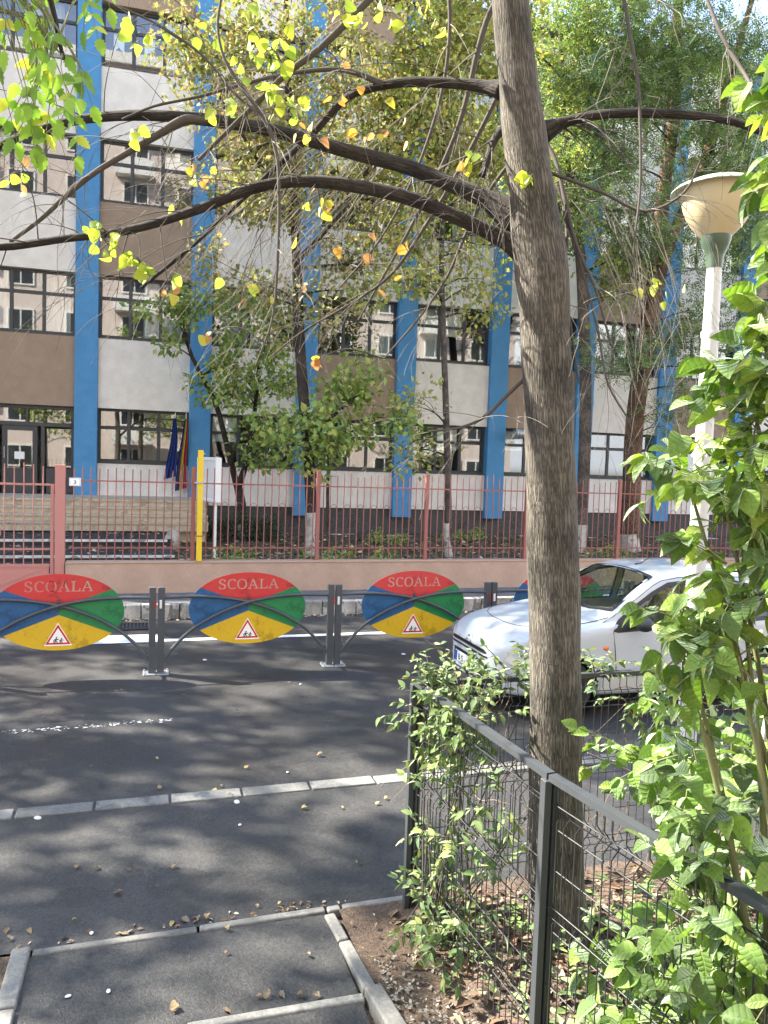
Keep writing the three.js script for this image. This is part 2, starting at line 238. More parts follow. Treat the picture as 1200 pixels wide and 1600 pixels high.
// ---------- school building ----------
const FA = 2.1 * RAD, FP = [7.48, 0, -21.29];
const school = thing('school_building', 'four storey school with blue pilasters and white and brown panels between window rows', 'building', FP, -FA);
const facadePoint = (s, y, z) => V(FP[0] + s * Math.cos(FA) - z * Math.sin(FA), y, FP[2] + s * Math.sin(FA) + z * Math.cos(FA));
{
  const step = 2.883, pc = i => -8.95 + step * i, pw = .56, i0 = -6, i1 = 11;   // pilaster i at pc(i)
  const rows = [[2.25, 3.66], [5.5, 7.1], [8.99, 10.56], [12.37, 13.9]];
  const top = 15.35, left = pc(i0), right = pc(i1), mid = (left + right) / 2, wide = right - left;
  for (let i = i0; i <= i1; i++) mesh('pilaster', boxM(pw, 15.2 - (i <= 1 ? 1.37 : .92), .46, pc(i), (15.2 + (i <= 1 ? 1.37 : .92)) / 2, -.1), M.blue, school);
  // which spandrels are brown, [bay, row of the spandrel above window row]
  const isBrown = (b, r) => ({ '-1': [0], 0: [1, 3], 1: [2], 2: [0, 3], 3: [2], 4: [0], 5: [1, 3], 6: [0, 2], 7: [1], '-2': [1] })[b]?.includes(r);
  const wFrame = (w, h) => { // outer frame, two uprights, one transom
    const t = .07, d = .07, L = [box(w, t, d, 0, t / 2, 0), box(w, t, d, 0, h - t / 2, 0), box(t, h - 2 * t, d, -w / 2 + t / 2, h / 2, 0), box(t, h - 2 * t, d, w / 2 - t / 2, h / 2, 0)];
    const ty = h * .64; for (const k of [-1, 1]) L.push(box(.085, h - 2 * t, d - .006, k * w / 6, h / 2, 0)); for (const k of [-1, 0, 1]) L.push(box(w / 3 - .1, .075, d - .006, k * w / 3 * .985, ty, 0));
    return merge(L);
  };
  const ww = step - pw - .004, geoCache = {};
  const room = rngOf(44);
  for (let b = i0; b < i1; b++) {
    const cx = (pc(b) + pc(b + 1)) / 2 , bay = b;            // bay b lies between pilasters b and b+1
    const door = bay === -1;
    rows.forEach(([y0, y1], r) => {
      const h = y1 - y0, key = h.toFixed(2);
      if (!(door && r === 0)) {
        geoCache[key] ??= { f: wFrame(ww, h), lo: box(ww / 3 - .1, h * .64 - .12, .012), hi: box(ww / 3 - .1, h * .36 - .12, .012) };
        const G = geoCache[key], f = mesh('window', G.f, M.frame, school); f.position.set(cx, y0, -.19);
        for (const k of [-1, 0, 1]) { const x = k * ww / 3 * .985; const lo = mesh('pane', G.lo, M.glass, f); lo.position.set(x, h * .32 + .02, 0); const hi = mesh('pane', G.hi, M.glass, f); hi.position.set(x, h * .82 - .005, 0); }
        if (room() < .3 && b >= -2 && b < 9) { const bh = h * (.2 + .35 * room()), k = Math.floor(room() * 3) - 1; mesh('roller_blind', box(ww / 3 - .12, bh, .012, cx + k * ww / 3 * .985, y1 - .08 - bh / 2, -.29), M.white, school); }
        mesh('window_sill', box(ww, .035, .2, cx, y0 - .018 - .002, -.1), M.frame, school);
        if (r > 0 && room() < .55 && b >= -2 && b < 9) { const n = 1 + Math.floor(room() * 2); for (let q = 0; q < n; q++) { const g = new THREE.PlaneGeometry(.55 + room() * .3, h + .1, 26, 1), p = g.attributes.position; for (let v = 0; v < p.count; v++) p.setZ(v, .035 * Math.sin(p.getX(v) * 42 + q)); g.computeVertexNormals(); const c = mesh('curtain', g, M.curtain, school); c.position.set(cx + (room() < .5 ? -1 : 1) * (.25 + .55 * room()), (y0 + y1) / 2, -.42); } }
      }
      // spandrel above this window row
      const ny = r < 3 ? rows[r + 1][0] - .02 : 15.0;
      mesh('spandrel_panel', boxM(ww, ny - y1, .32, cx, (ny + y1) / 2, -.16), isBrown(bay, r) ? M.facadeBrown : M.facadeWhite, school);
    });
    if (!door) mesh('base_panel', boxM(ww, rows[0][0] - .02 - 1.15, .3, cx, (rows[0][0] - .02 + 1.15) / 2, -.17), M.facadeRib, school);
    else { // entrance: glazed double door with transom
      const e = new THREE.Group(); e.name = 'entrance_door'; e.position.set(cx, 1.37, -.19); school.add(e);
      mesh('door_frame', merge([box(ww, .09, .1, 0, 2.24, 0), box(ww, .1, .1, 0, 1.8, 0), box(.1, 2.19, .1, -ww / 2 + .05, 1.095, 0), box(.1, 2.19, .1, ww / 2 - .05, 1.095, 0), box(.09, 1.75, .1, .38, .875, 0), box(.06, .35, .09, 0, 2.02, 0)]), M.frame, e);
      for (const [x, w] of [[-.69, .96], [.83 - .02, .0]]) if (w) { for (const s of [0, 1]) { const dx = x - w / 2 + .02 + s * (w + .02) ; mesh('door_leaf', merge([box(.12, 1.74, .06, dx - .36, .87, .02), box(.12, 1.74, .06, dx + .36, .87, .02), box(.6, .16, .06, dx, .08, .02), box(.6, .12, .06, dx, 1.68, .02), box(.6, .5, .05, dx, .4, .02)]), M.frame, e); mesh('pane', box(.6, 1.0, .012, dx, 1.14, .02), M.glass, e); mesh('handle', rod([dx + (s ? -.36 : .36), .9, .09], [dx + (s ? -.36 : .36), 1.2, .09], .012), M.galv, e); } }
      mesh('pane', box(.66, 1.0, .012, .79, 1.2, 0), M.glass, e); mesh('door_panel', box(.66, .66, .05, .79, .34, 0), M.frame, e);
      for (const x of [-.57, .57]) mesh('pane', box(1.04, .34, .012, x, 2.02, 0), M.glass, e);
      mesh('notice', box(.24, .19, .003, -.18, .98, .035), M.white, e);
    }
  }
  mesh('plinth', boxM(wide, .95, .25, mid, .66, -.2), M.plinth, school);
  mesh('apron', boxM(wide - 10.2, .08, .5, mid + 5.1, .36, .2), M.limeEdge, school);
  mesh('cornice', boxM(wide + .4, .22, .9, mid, 15.32, -.1), M.sidewalk, school);
  mesh('parapet_band', boxM(wide, .16, .34, mid, 15.1, -.17), M.facadeWhite, school);
  mesh('roof', boxM(wide, .3, 11, mid, 15.2, -5.95), M.sidewalk, school);
  mesh('rear_wall', boxM(wide, 15, .3, mid, 7.5, -11.4), M.facadeWhite, school);
  for (const s of [left, right]) mesh('end_wall', boxM(.3, 15, 11.2, s, 7.5, -5.8), M.facadeWhite, school);
  [1.3, 4.6, 8.0, 11.4].forEach(y => mesh('floor_slab', boxM(wide - .4, .25, 10.6, mid, y - .13, -5.8), M.inside, school));
  mesh('corridor_wall', boxM(wide - .4, 14, .12, mid, 8.0, -5.2), M.inside, school);
  for (let i = i0 + 2; i < i1; i += 2) mesh('partition', boxM(.12, 13.9, 4.7, pc(i), 8.0, -2.75), M.inside, school);
  // white paper pennants hung inside a top floor window
  const cx = (pc(0) + pc(1)) / 2, sh = new THREE.Shape([[-.13, 0], [.13, 0], [.13, -.52], [0, -.40], [-.13, -.52]].map(p => new THREE.Vector2(...p)));
  for (const k of [-1, 0, 1]) { const p = mesh('paper_pennant', new THREE.ExtrudeGeometry(sh, { depth: .004, bevelEnabled: false }), M.white, school); p.position.set(cx + k * .76, 13.38, -.27); }
}
{ // entrance landing and its three light steps
  const st = thing('entrance_steps', 'broad pale stone steps leading up to the glazed school entrance', 'steps', [0, 0, 0]);
  const risers = [[1.37, -19.55], [1.21, -19.22], [1.05, -18.93], [.9, -18.64]];
  mesh('landing', boxM(13, .9, 2.0, -5.1, .918, -20.72), M.stepStone, st);
  risers.forEach(([y, z], i) => { for (let q = 0; q < 9; q++) mesh('tread_slab', boxM(1.43, .045, .36, -10.75 + q * 1.44, y - .0225 + .0015 * (q % 2), z - .15), M.stepStone, st); mesh('riser', boxM(12.95, .16, .3, -5, y - .126, z - .155), M.stepStone, st); mesh('step_core', boxM(12.9, y - .22, .3, -5, (y - .22) / 2, z - .36), M.stepStone, st); });
}
{ // flue pipe through a window
  const p0 = facadePoint(3.55, 3.5, 0), t = thing('flue_pipe', 'galvanized metal flue elbow sticking out above a ground floor window', 'pipe', [p0.x, p0.y, p0.z]);
  mesh('elbow', tube([[0, 0, -.1, .14], [0, 0, .25, .14], [-.03, 0, .38, .14], [-.16, -.01, .45, .14], [-.5, -.02, .46, .14]], 16, 4), M.galv, t);
  mesh('collar', tube([[-.5, -.02, .46, .15], [-.56, -.02, .46, .165]], 16, 1, 0, rnd, false), M.galv, t);
}
// flags by the entrance
{
  const flag = (name, label, s, mats, ph, top) => {
    const p = facadePoint(s, 1.37, .3), t = thing(name, label, 'flag', [p.x, p.y, p.z], -FA);
    mesh('pole', rod([0, 0, 0], [.08, 2.25, -.12], .014, 8), M.galv, t);
    const n = mats.length;
    mats.forEach((m, k) => { const g = new THREE.PlaneGeometry(1, 1, 14, 18), q = g.attributes.position; for (let i = 0; i < q.count; i++) { const u = (q.getX(i) + .5 + k) / n, v = .5 - q.getY(i); const wdt = .07 + .24 * Math.pow(v, .8); const x = (u - .5) * wdt + .03 * Math.sin(v * 4 + ph), y = 2.1 - v * top + .1 * (u - .4) * v, z = .05 * Math.sin(u * 19 + v * 3 + ph) * (0.4 + v * .6); q.setXYZ(i, x + .05 - .06 * v, y, z); } g.computeVertexNormals(); mesh(['cloth', 'cloth', 'cloth'][k], g, m, t); });
    return t;
  };
  const cloth = (r, g, b) => std({ color: lin(r, g, b), roughness: .9, side: THREE.DoubleSide });
  flag('blue_flag', 'plain dark blue flag hanging limp beside the ground floor window', -6.78, [cloth(.012, .03, .16)], .4, 1.6);
  flag('striped_flag', 'blue, yellow and red striped flag hanging by the blue pilaster', -6.5, [cloth(.012, .025, .13), cloth(.45, .32, .03), cloth(.30, .02, .03)], 1.6, 1.9);
}
// ---------- apartment block across the street behind the camera (its sunlit face is mirrored in the school windows) ----------
{
  const t = thing('apartment_building', 'tall pinkish apartment block facing the school across the street', 'building', [2, 0, 13.5]);
  const wx = 46, H = 29;
  mesh('wall', boxM(wx, H, 12, 0, H / 2, 6), M.pink, t); mesh('cornice', boxM(wx + .6, .7, 12.6, 0, H + .35, 6), M.white, t);
  const fg = merge([box(1.7, .1, .1, 0, .05, 0), box(1.7, .1, .1, 0, 1.45, 0), box(.1, 1.3, .1, -.8, .75, 0), box(.1, 1.3, .1, .8, .75, 0), box(.08, 1.3, .09, 0, .75, 0)]), pg = box(1.5, 1.3, .04, 0, .75, 0), bg = boxM(2.6, .9, .12), dark = phy({ color: lin(.03, .035, .04), roughness: .05 });
  for (let r = 0; r < 9; r++) for (let c = 0; c < 12; c++) { const f = mesh('window', fg, M.white, t); f.position.set(-20 + c * 3.65, 1.5 + r * 3.05, -.03); mesh('pane', pg, dark, f); if (c % 3 === 1 && r) { const b = mesh('balcony', bg, M.white, t); b.position.set(-20 + c * 3.65, .75 + r * 3.05, -.8); mesh('balcony_slab', boxM(2.6, .12, .86, 0, -.5, .37), M.white, b); } }
}

// ---------- low wall, school fence, gate ----------
{
  const w = thing('low_wall', 'low weathered pinkish concrete wall under the red school fence', 'wall', [-1.17, .19, -13.15]);
  mesh('wall_body', boxM(24, .5, .2, 12, .25, 0), M.wall, w); mesh('coping', (() => { const g = rbox(24, .035, .23, .01, 12, .51, 0); return g; })(), M.wall, w);
}
{
  const f = thing('school_fence', 'red painted picket fence on the low wall before the school', 'fence', [0, .72, -13.15]);
  const pick = rod([0, .02, 0], [0, 1.5, 0], .009, 6), hoopG = (() => { const c = []; for (let k = 0; k <= 10; k++) { const a = Math.PI * k / 10; c.push([.046 * Math.cos(a), .05 * Math.sin(a), 0, .0045]); } return tube(c, 5, 1); })();
  const posts = [.79, 2.91, 4.93, 6.96, 9.0, 11.03, 13.06];
  const railG = (a, b, y) => box(b - a, .022, .022, (a + b) / 2, y, 0);
  let last = -1.16; posts.forEach((px, k) => {
    const tall = k % 2 ? .03 : 0, a = last + .03, b = px - .03;
    mesh('rail', railG(a, b, 1.29), M.fenceRed, f); mesh('rail', railG(a, b, .21), M.fenceRed, f);
    const n = Math.round((b - a) / .1245); for (let i = 0; i < n; i++) { const m = mesh('picket', pick, M.fenceRed, f); m.position.set(a + (i + .5) * (b - a) / n, 0, .017); m.scale.y = .97 + .02 * ((i * 7 + k * 3) % 4) / 4 + tall + (k ? .055 * (((i + 1) % 6) / 6) : .02); m.rotation.z = .008 * (((i * 5 + k) % 5) - 2) / 2; if (k >= 1 && i % 2 && i < n - 1) { const h = mesh('hoop', hoopG, M.fenceRed, f); h.position.set(a + (i + 1) * (b - a) / n, .93, .02); } }
    mesh('post', rbox(.065, 1.58, .065, .006, px, .77, 0), M.fenceRed, f); last = px;
  });
}
{
  const g = thing('gate', 'pinkish steel gate with pickets over a solid lower panel', 'gate', [-1.26, .19, -13.15]);
  mesh('gate_post', rbox(.15, 2.06, .12, .008, .0, 1.03, 0), M.gatePink, g); mesh('gate_post', rbox(.15, 2.06, .12, .008, -3.6, 1.03, 0), M.gatePink, g);
  mesh('gate_frame', merge([box(.05, 1.5, .045, -.115, 1.0, 0), box(.05, 1.5, .045, -3.48, 1.0, 0), box(3.3, .05, .04, -1.8, .46, 0), box(3.3, .03, .03, -1.8, 1.74, 0), box(3.3, .03, .03, -1.8, .72, 0), box(3.3, .05, .04, -1.8, .06, 0)]), M.gatePink, g);
  mesh('gate_panel', merge([box(3.28, .38, .012, -1.8, .26, 0)]), M.gatePink, g);
  for (const s of [[-.2, .43, -.95, .1], [-.95, .1, -1.7, .43]]) mesh('brace', bar([s[0], s[1], .01], [s[2], s[3], .01], .012, .012), M.gatePink, g);
  const pk = rod([0, .48, 0], [0, 2.03, 0], .009, 6); for (let i = 0; i < 24; i++) { const m = mesh('picket', pk, M.gatePink, g); m.position.set(-.25 - i * .138, 0, .02); m.scale.y = 1 + .012 * (i % 3); }
  mesh('lock_box', rbox(.2, .1, .06, .01, -.95, .98, .02), M.gatePink, g);
}
{ // house number
  const c = document.createElement('canvas'); c.width = 128; c.height = 96; const x = c.getContext('2d'); x.fillStyle = '#f2f2ee'; x.fillRect(0, 0, 128, 96); x.strokeStyle = '#8a8f94'; x.lineWidth = 4; x.strokeRect(4, 4, 120, 88); x.fillStyle = '#15181c'; x.font = 'bold 66px sans-serif'; x.textAlign = 'center'; x.textBaseline = 'middle'; x.fillText('3', 64, 51);
  const t = new THREE.CanvasTexture(c); t.colorSpace = THREE.SRGBColorSpace; const m = std({ map: t, roughness: .45 });
  const p = thing('house_number', 'white house number plate reading 3 beside the gate post', 'sign', [-1.04, 1.92, -13.08]);
  const g = rbox(.175, .13, .012, .02, 0, .065, 0); mesh('plate', g, M.white, p); const q = new THREE.PlaneGeometry(.155, .112); q.translate(0, .065, .0075); mesh('number', q, m, p);
}
{
  const y = thing('yellow_post', 'tall bright yellow square steel post at the fence', 'post', [.89, .72, -13.05]);
  mesh('tube', rbox(.088, 1.84, .088, .008, 0, .92, 0), std({ color: lin(.72, .50, .02), roughness: .5 }), y);
  mesh('clamp', rbox(.15, .025, .11, .004, -.02, 1.3, 0), M.galv, y); mesh('clamp', rbox(.11, .02, .1, .004, 0, .42, 0), M.fenceRed, y); mesh('bolt', rod([.04, 1.78, .0], [.075, 1.78, 0], .014, 8), M.galv, y);
}
{
  const b = thing('notice_board', 'white glazed notice board on thin legs behind the school fence', 'notice board', [1.28, .4, -16.3], .22);
  mesh('case', merge([rbox(.12, .9, .07, .01, 0, 1.6, .62), rbox(.12, .9, .07, .01, 0, 1.6, -.62), rbox(.12, .07, 1.2, .01, 0, 2.02, 0), rbox(.12, .07, 1.2, .01, 0, 1.18, 0)]), M.white, b);
  mesh('back_board', box(.015, .78, 1.18, -.04, 1.6, 0), M.facadeWhite, b); mesh('pane', box(.006, .78, 1.18, .03, 1.6, 0), M.glass, b);
  for (const z of [.5, -.5]) mesh('leg', rbox(.045, 1.2, .045, .005, 0, .6, z), M.white, b);
}
// ---------- school barriers ----------
const font = await new FontLoader().loadAsync('fonts/droid/droid_serif_regular.typeface.json');
const dirt = tex(256, 1.1, (() => { const q = octaves([[4, 1], [9, .8], [30, .6], [70, .5]], 55); return (u, v) => { const n = q(u, v), k = .96 - .5 * Math.max(0, n - .56) - (n > .7 ? .06 : 0); return [k, k, k * .985]; }; })());
const paintOf = (r, g, b) => std({ color: lin(r, g, b), map: dirt, roughness: .42 });
const PANEL = { red: paintOf(.60, .045, .045), blue: paintOf(.022, .115, .30), green: paintOf(.022, .24, .085), yellow: paintOf(.74, .47, .02) };
function triangleTexture() {
  const c = document.createElement('canvas'); c.width = 256; c.height = 232; const x = c.getContext('2d'); x.fillStyle = '#f6f3ee'; x.fillRect(0, 0, 256, 232);
  const tri = (s) => { x.beginPath(); const cx = 128, cy = 150; for (const [a, b] of [[0, -138 * s], [122 * s, 70 * s], [-122 * s, 70 * s]]) x.lineTo(cx + a, cy + b); x.closePath(); };
  x.fillStyle = '#c3262b'; tri(.93); x.fill(); x.fillStyle = '#f6f3ee'; tri(.69); x.fill();
  x.strokeStyle = x.fillStyle = '#141414'; x.lineCap = 'round'; x.lineJoin = 'round';
  const kid = (ox, oy, s) => { x.lineWidth = 8 * s; const L = (...p) => { x.beginPath(); p.forEach(([a, b]) => x.lineTo(ox + a * s, oy + b * s)); x.stroke(); }; x.beginPath(); x.arc(ox + 3 * s, oy - 34 * s, 7.5 * s, 0, 7); x.fill(); x.lineWidth = 13 * s; L([0, -20], [-5, 2]); x.lineWidth = 7.5 * s; L([0, -20], [14, -12], [23, -18]); L([0, -20], [-15, -14], [-20, -2]); L([-5, 2], [10, 8], [8, 25]); L([-5, 2], [-12, 15], [-25, 18]); };
  kid(112, 182, .95); kid(157, 186, .8); x.fillRect(86, 176, 11, 13);
  const t = new THREE.CanvasTexture(c); t.colorSpace = THREE.SRGBColorSpace; return t;
}
const triMat = std({ map: triangleTexture(), roughness: .4 });
function ellipsePts(a, b, t0, t1, n) { const o = []; for (let i = 0; i <= n; i++) { const t = (t0 + (t1 - t0) * i / n) * RAD; o.push(new THREE.Vector2(a * Math.cos(t), b * Math.sin(t))); } return o; }
function makeBarrier() {
  const t = thing('school_barrier', '', 'barrier', [0, 0, -8.85], 0, 'painted barriers along the road');
  const L = 1.94, A = .672, B = .417, cy = .712, cx = .97;
  for (const s of [0, 1]) {
    mesh('post', rbox(.074, .965, .06, .004, s ? L - .0 : 0, .483 + .012, 0), M.metalGrey, t);
    const pl = mesh('base_plate', rbox(.135, .014, .19, .004, s ? L + -.025 : .025, .008, 0), M.galv, t);
    for (const z of [-.07, .07]) mesh('bolt', rod([s ? L - .075 : .075, .012, z], [s ? L - .075 : .075, .03, z], .011, 6), M.galv, pl);
  }
  mesh('reflector', rbox(.026, .095, .012, .003, -.008, .79, .038), M.white, t);
  mesh('reflector', rbox(.022, .09, .012, .003, L - .02 + .05, .79, .028), paintOf(.35, .02, .02), t);
  const arc = [[.03, .858], [.22, .864], [.42, .865], [.62, .852], [.80, .826], [.97, .79], [1.17, .725], [1.4, .62], [1.63, .47], [1.81, .285], [1.915, .15]];
  mesh('arched_bar', tube(arc.map(([x, y]) => [x, y, .002, .0185]), 10, 3), M.metalGrey, t); mesh('arched_bar', tube(arc.map(([x, y]) => [L - x, y, .012, .0185]), 10, 3), M.metalGrey, t);
  const top = (t) => t, z0 = -.042, ext = { depth: .006, bevelEnabled: false, curveSegments: 8 };
  // red sector with the word cut through it
  const red = new THREE.Shape([...ellipsePts(A, B, 36, 144, 40), new THREE.Vector2(0, .045)]), islands = [];
  const letters = font.generateShapes('SCOALA', .118); let maxX = 0; letters.forEach(s => s.getPoints(4).forEach(p => { maxX = Math.max(maxX, p.x); }));
  const k = .70 / maxX, put = p => new THREE.Vector2((p.x - maxX / 2) * k, p.y * .96 + .225);
  letters.forEach(s => { red.holes.push(new THREE.Path(s.getPoints(5).map(put))); s.holes.forEach(h => islands.push(new THREE.Shape(h.getPoints(5).map(put)))); });
  const place = (g) => { g.translate(cx, cy, z0); return g; };
  mesh('red_sector', place(merge([new THREE.ExtrudeGeometry(red, ext), ...islands.map(s => new THREE.ExtrudeGeometry(s, ext))])), PANEL.red, t);
  mesh('yellow_sector', place(new THREE.ExtrudeGeometry(new THREE.Shape([...ellipsePts(A, B, 216, 324, 40), new THREE.Vector2(0, -.03)]), ext)), PANEL.yellow, t);
  mesh('blue_sector', place(new THREE.ExtrudeGeometry(new THREE.Shape([...ellipsePts(A, B, 144, 216, 30), new THREE.Vector2(0, -.03), new THREE.Vector2(0, .045)]), ext)), PANEL.blue, t);
  mesh('green_sector', place(new THREE.ExtrudeGeometry(new THREE.Shape([...ellipsePts(A, B, -36, 36, 30), new THREE.Vector2(0, .045), new THREE.Vector2(0, -.03)]), ext)), PANEL.green, t);
  const tw = .142, th = .25, s = new THREE.Shape([[-tw, 0], [tw, 0], [0, th]].map(p => new THREE.Vector2(...p))), tg = new THREE.ExtrudeGeometry(s, { depth: .003, bevelEnabled: false }), uv = tg.attributes.uv, p = tg.attributes.position; for (let i = 0; i < p.count; i++) uv.setXY(i, p.getX(i) / (2 * tw) * .98 + .5, (p.getY(i)) / th * .98 * (1 - .03) + .02);
  tg.translate(cx - .005, cy - .365, z0 + .0065); mesh('warning_triangle', tg, triMat, t);
  mesh('strap', box(.03, .12, .016, cx, .79, -.024), M.metalGrey, t); mesh('strap', box(.03, .04, .02, .59, .85, -.026), M.metalGrey, t); mesh('strap', box(.03, .04, .02, 1.35, .85, -.026), M.metalGrey, t);
  return t;
}
{
  const b0 = makeBarrier();
  const labels = ['four colour oval school barrier in front of the gate and its number plate', 'four colour oval school barrier standing below the yellow post', 'four colour oval school barrier just ahead of the white car', 'four colour oval school barrier mostly hidden behind the white car', 'four colour oval school barrier beyond the rear of the white car', 'four colour oval school barrier beyond the entrance end of the gate'];
  [-1.828, .207, 2.242, 4.277, 6.312].forEach((x, i) => { const b = i ? copyOf(b0) : b0; b.userData.label = labels[i]; b.userData.group = 'painted barriers along the road'; b.position.x = x; b.rotation.y = [0, .002, -.004, .003, 0][i]; });
}
{ // storm drain
  const d = thing('storm_drain', 'slotted dark iron drain grate at the far kerb with leaves on it', 'drain', [-.08, .002, -11.35]);
  mesh('frame', merge([box(.5, .02, .05, 0, .008, .2), box(.5, .02, .05, 0, .008, -.2), box(.05, .02, .35, -.225, .008, 0), box(.05, .02, .35, .225, .008, 0)]), M.black, d);
  for (let i = 0; i < 8; i++) mesh('bar', box(.024, .018, .35, -.175 + i * .05, .007, 0), M.rail, d); mesh('pit', box(.4, .003, .35, 0, .0022, 0), M.black, d);
}
// ---------- street lamp ----------
{
  const l = thing('street_lamp', 'white street lamp with cream bowl shade and pale green hat', 'street lamp', [4.68, 0, -5.63]);
  const lathe = (pts, n = 40) => new THREE.LatheGeometry(pts.map(p => new THREE.Vector2(...p)), n);
  mesh('pole', lathe([[.085, 0], [.085, .9], [.078, 1.6], [.073, 2.8], [.07, 3.62], [.078, 3.63], [.078, 3.67], [.066, 3.68], [.062, 4.25]]), std({ color: lin(.56, .56, .54), roughness: .5 }), l);
  mesh('neck', lathe([[.066, 4.21], [.07, 4.26], [.072, 4.31], [.084, 4.35], [.108, 4.40], [.123, 4.45], [.126, 4.482]]), std({ color: lin(.06, .095, .06), roughness: .35 }), l);
  mesh('shade', lathe([[.124, 4.478], [.16, 4.515], [.212, 4.575], [.255, 4.645], [.286, 4.725], [.303, 4.80], [.31, 4.872]]), phy({ color: lin(.74, .62, .39), roughness: .4, transmission: .35, thickness: 0, side: THREE.DoubleSide, clearcoat: .5, clearcoatRoughness: .25 }), l);
  mesh('hat', lathe([[0, 4.955], [.15, 4.947], [.28, 4.92], [.36, 4.884], [.39, 4.858], [.392, 4.85], [.384, 4.848], [.31, 4.874], [0, 4.89]]), std({ color: lin(.48, .56, .42), roughness: .5, side: THREE.DoubleSide }), l);
}
// ---------- welded wire fence round the garden ----------
{
  const H = 1.245;
  const f = thing('wire_fence', 'dark welded wire garden fence with kinked wires and flat top rail', 'fence', [1.42, .02, -3.83]);
  const O = [1.42, .02, -3.83], at = (p) => [p[0] - O[0], p[1] - O[1], p[2] - O[2]];
  const corner = [1.42, -3.83], mid = [1.505, -2.55], near = [1.70, -1.25], near2 = [2.0, .2], far = [9, -3.78];
  const panel = (a, b, y0, y1, spacing = .05, nrm) => {
    const L = Math.hypot(b[0] - a[0], b[1] - a[1]), ux = (b[0] - a[0]) / L, uz = (b[1] - a[1]) / L, nx = nrm * -uz, nz = nrm * ux, n = Math.round(L / spacing);
    const kink = (o) => [[0, 0], [.14, 0], [.18, .035], [.225, 0], [.62, 0], [.66, .035], [.70, 0], [1.02, 0], [1.055, .035], [1.10, 0], [1.17, 0]].map(([y, q]) => [nx * q, y + .03, nz * q, .0027]);
    const g = tube(kink(), 5, 1), top = y1;
    for (let i = 1; i < n; i++) { const m = mesh('upright_wire', g, M.wire, f), t = i / n; m.position.set(...at([a[0] + (b[0] - a[0]) * t, y0 + .02 + (top - H) * 0, a[1] + (b[1] - a[1]) * t])); m.rotation.z = .004 * ((i * 7 % 5) - 2); }
    for (const [y, q] of [[.16, 0], [.21, .0], [.255, 0], [.64, 0], [.69, .0], [.73, 0], [1.04, 0], [1.085, .035], [1.13, 0], [.42, 0], [.88, 0]]) mesh('cross_wire', rod(at([a[0] + nx * (q + .004), y0 + y, a[1] + nz * (q + .004)]), at([b[0] + nx * (q + .004), y0 + y, b[1] + nz * (q + .004)]), .003, 5), M.wire, f);
  };
  panel(corner, mid, .02, H, .05, -1); panel(mid, near, .02, H, .05, -1); panel(near, near2, .02, H, .055, -1); panel(corner, [4.0, -3.82], .02, H, .055, 1); panel([4.0, -3.82], [6.6, -3.80], .02, H, .06, 1);
  const post = (p, h = 1.25) => { mesh('post', rbox(.03, h, .04, .003, ...at([p[0] - .018, h / 2, p[1]])), M.rail, f); mesh('post', rbox(.028, h, .05, .003, ...at([p[0] + .018, h / 2, p[1]])), M.wire, f); };
  post(corner); post(mid, 1.24); post(near); post(near2); post([4.0, -3.82]); post([6.6, -3.8]);
  const tr = (a, b, ya, yb) => mesh('top_rail', bar(at([a[0], ya, a[1]]), at([b[0], yb, b[1]]), .038, .026), M.rail, f);
  tr([corner[0] - .005, corner[1] - .03], mid, H + .012, H + .008); tr([mid[0] + .002, mid[1] + .01], near, H + .006, H + .0); tr(near, near2, H, H); tr([corner[0] + .03, corner[1]], [4.0, -3.82], H + .005, H); tr([4.0, -3.82], [6.6, -3.8], H, H);
}

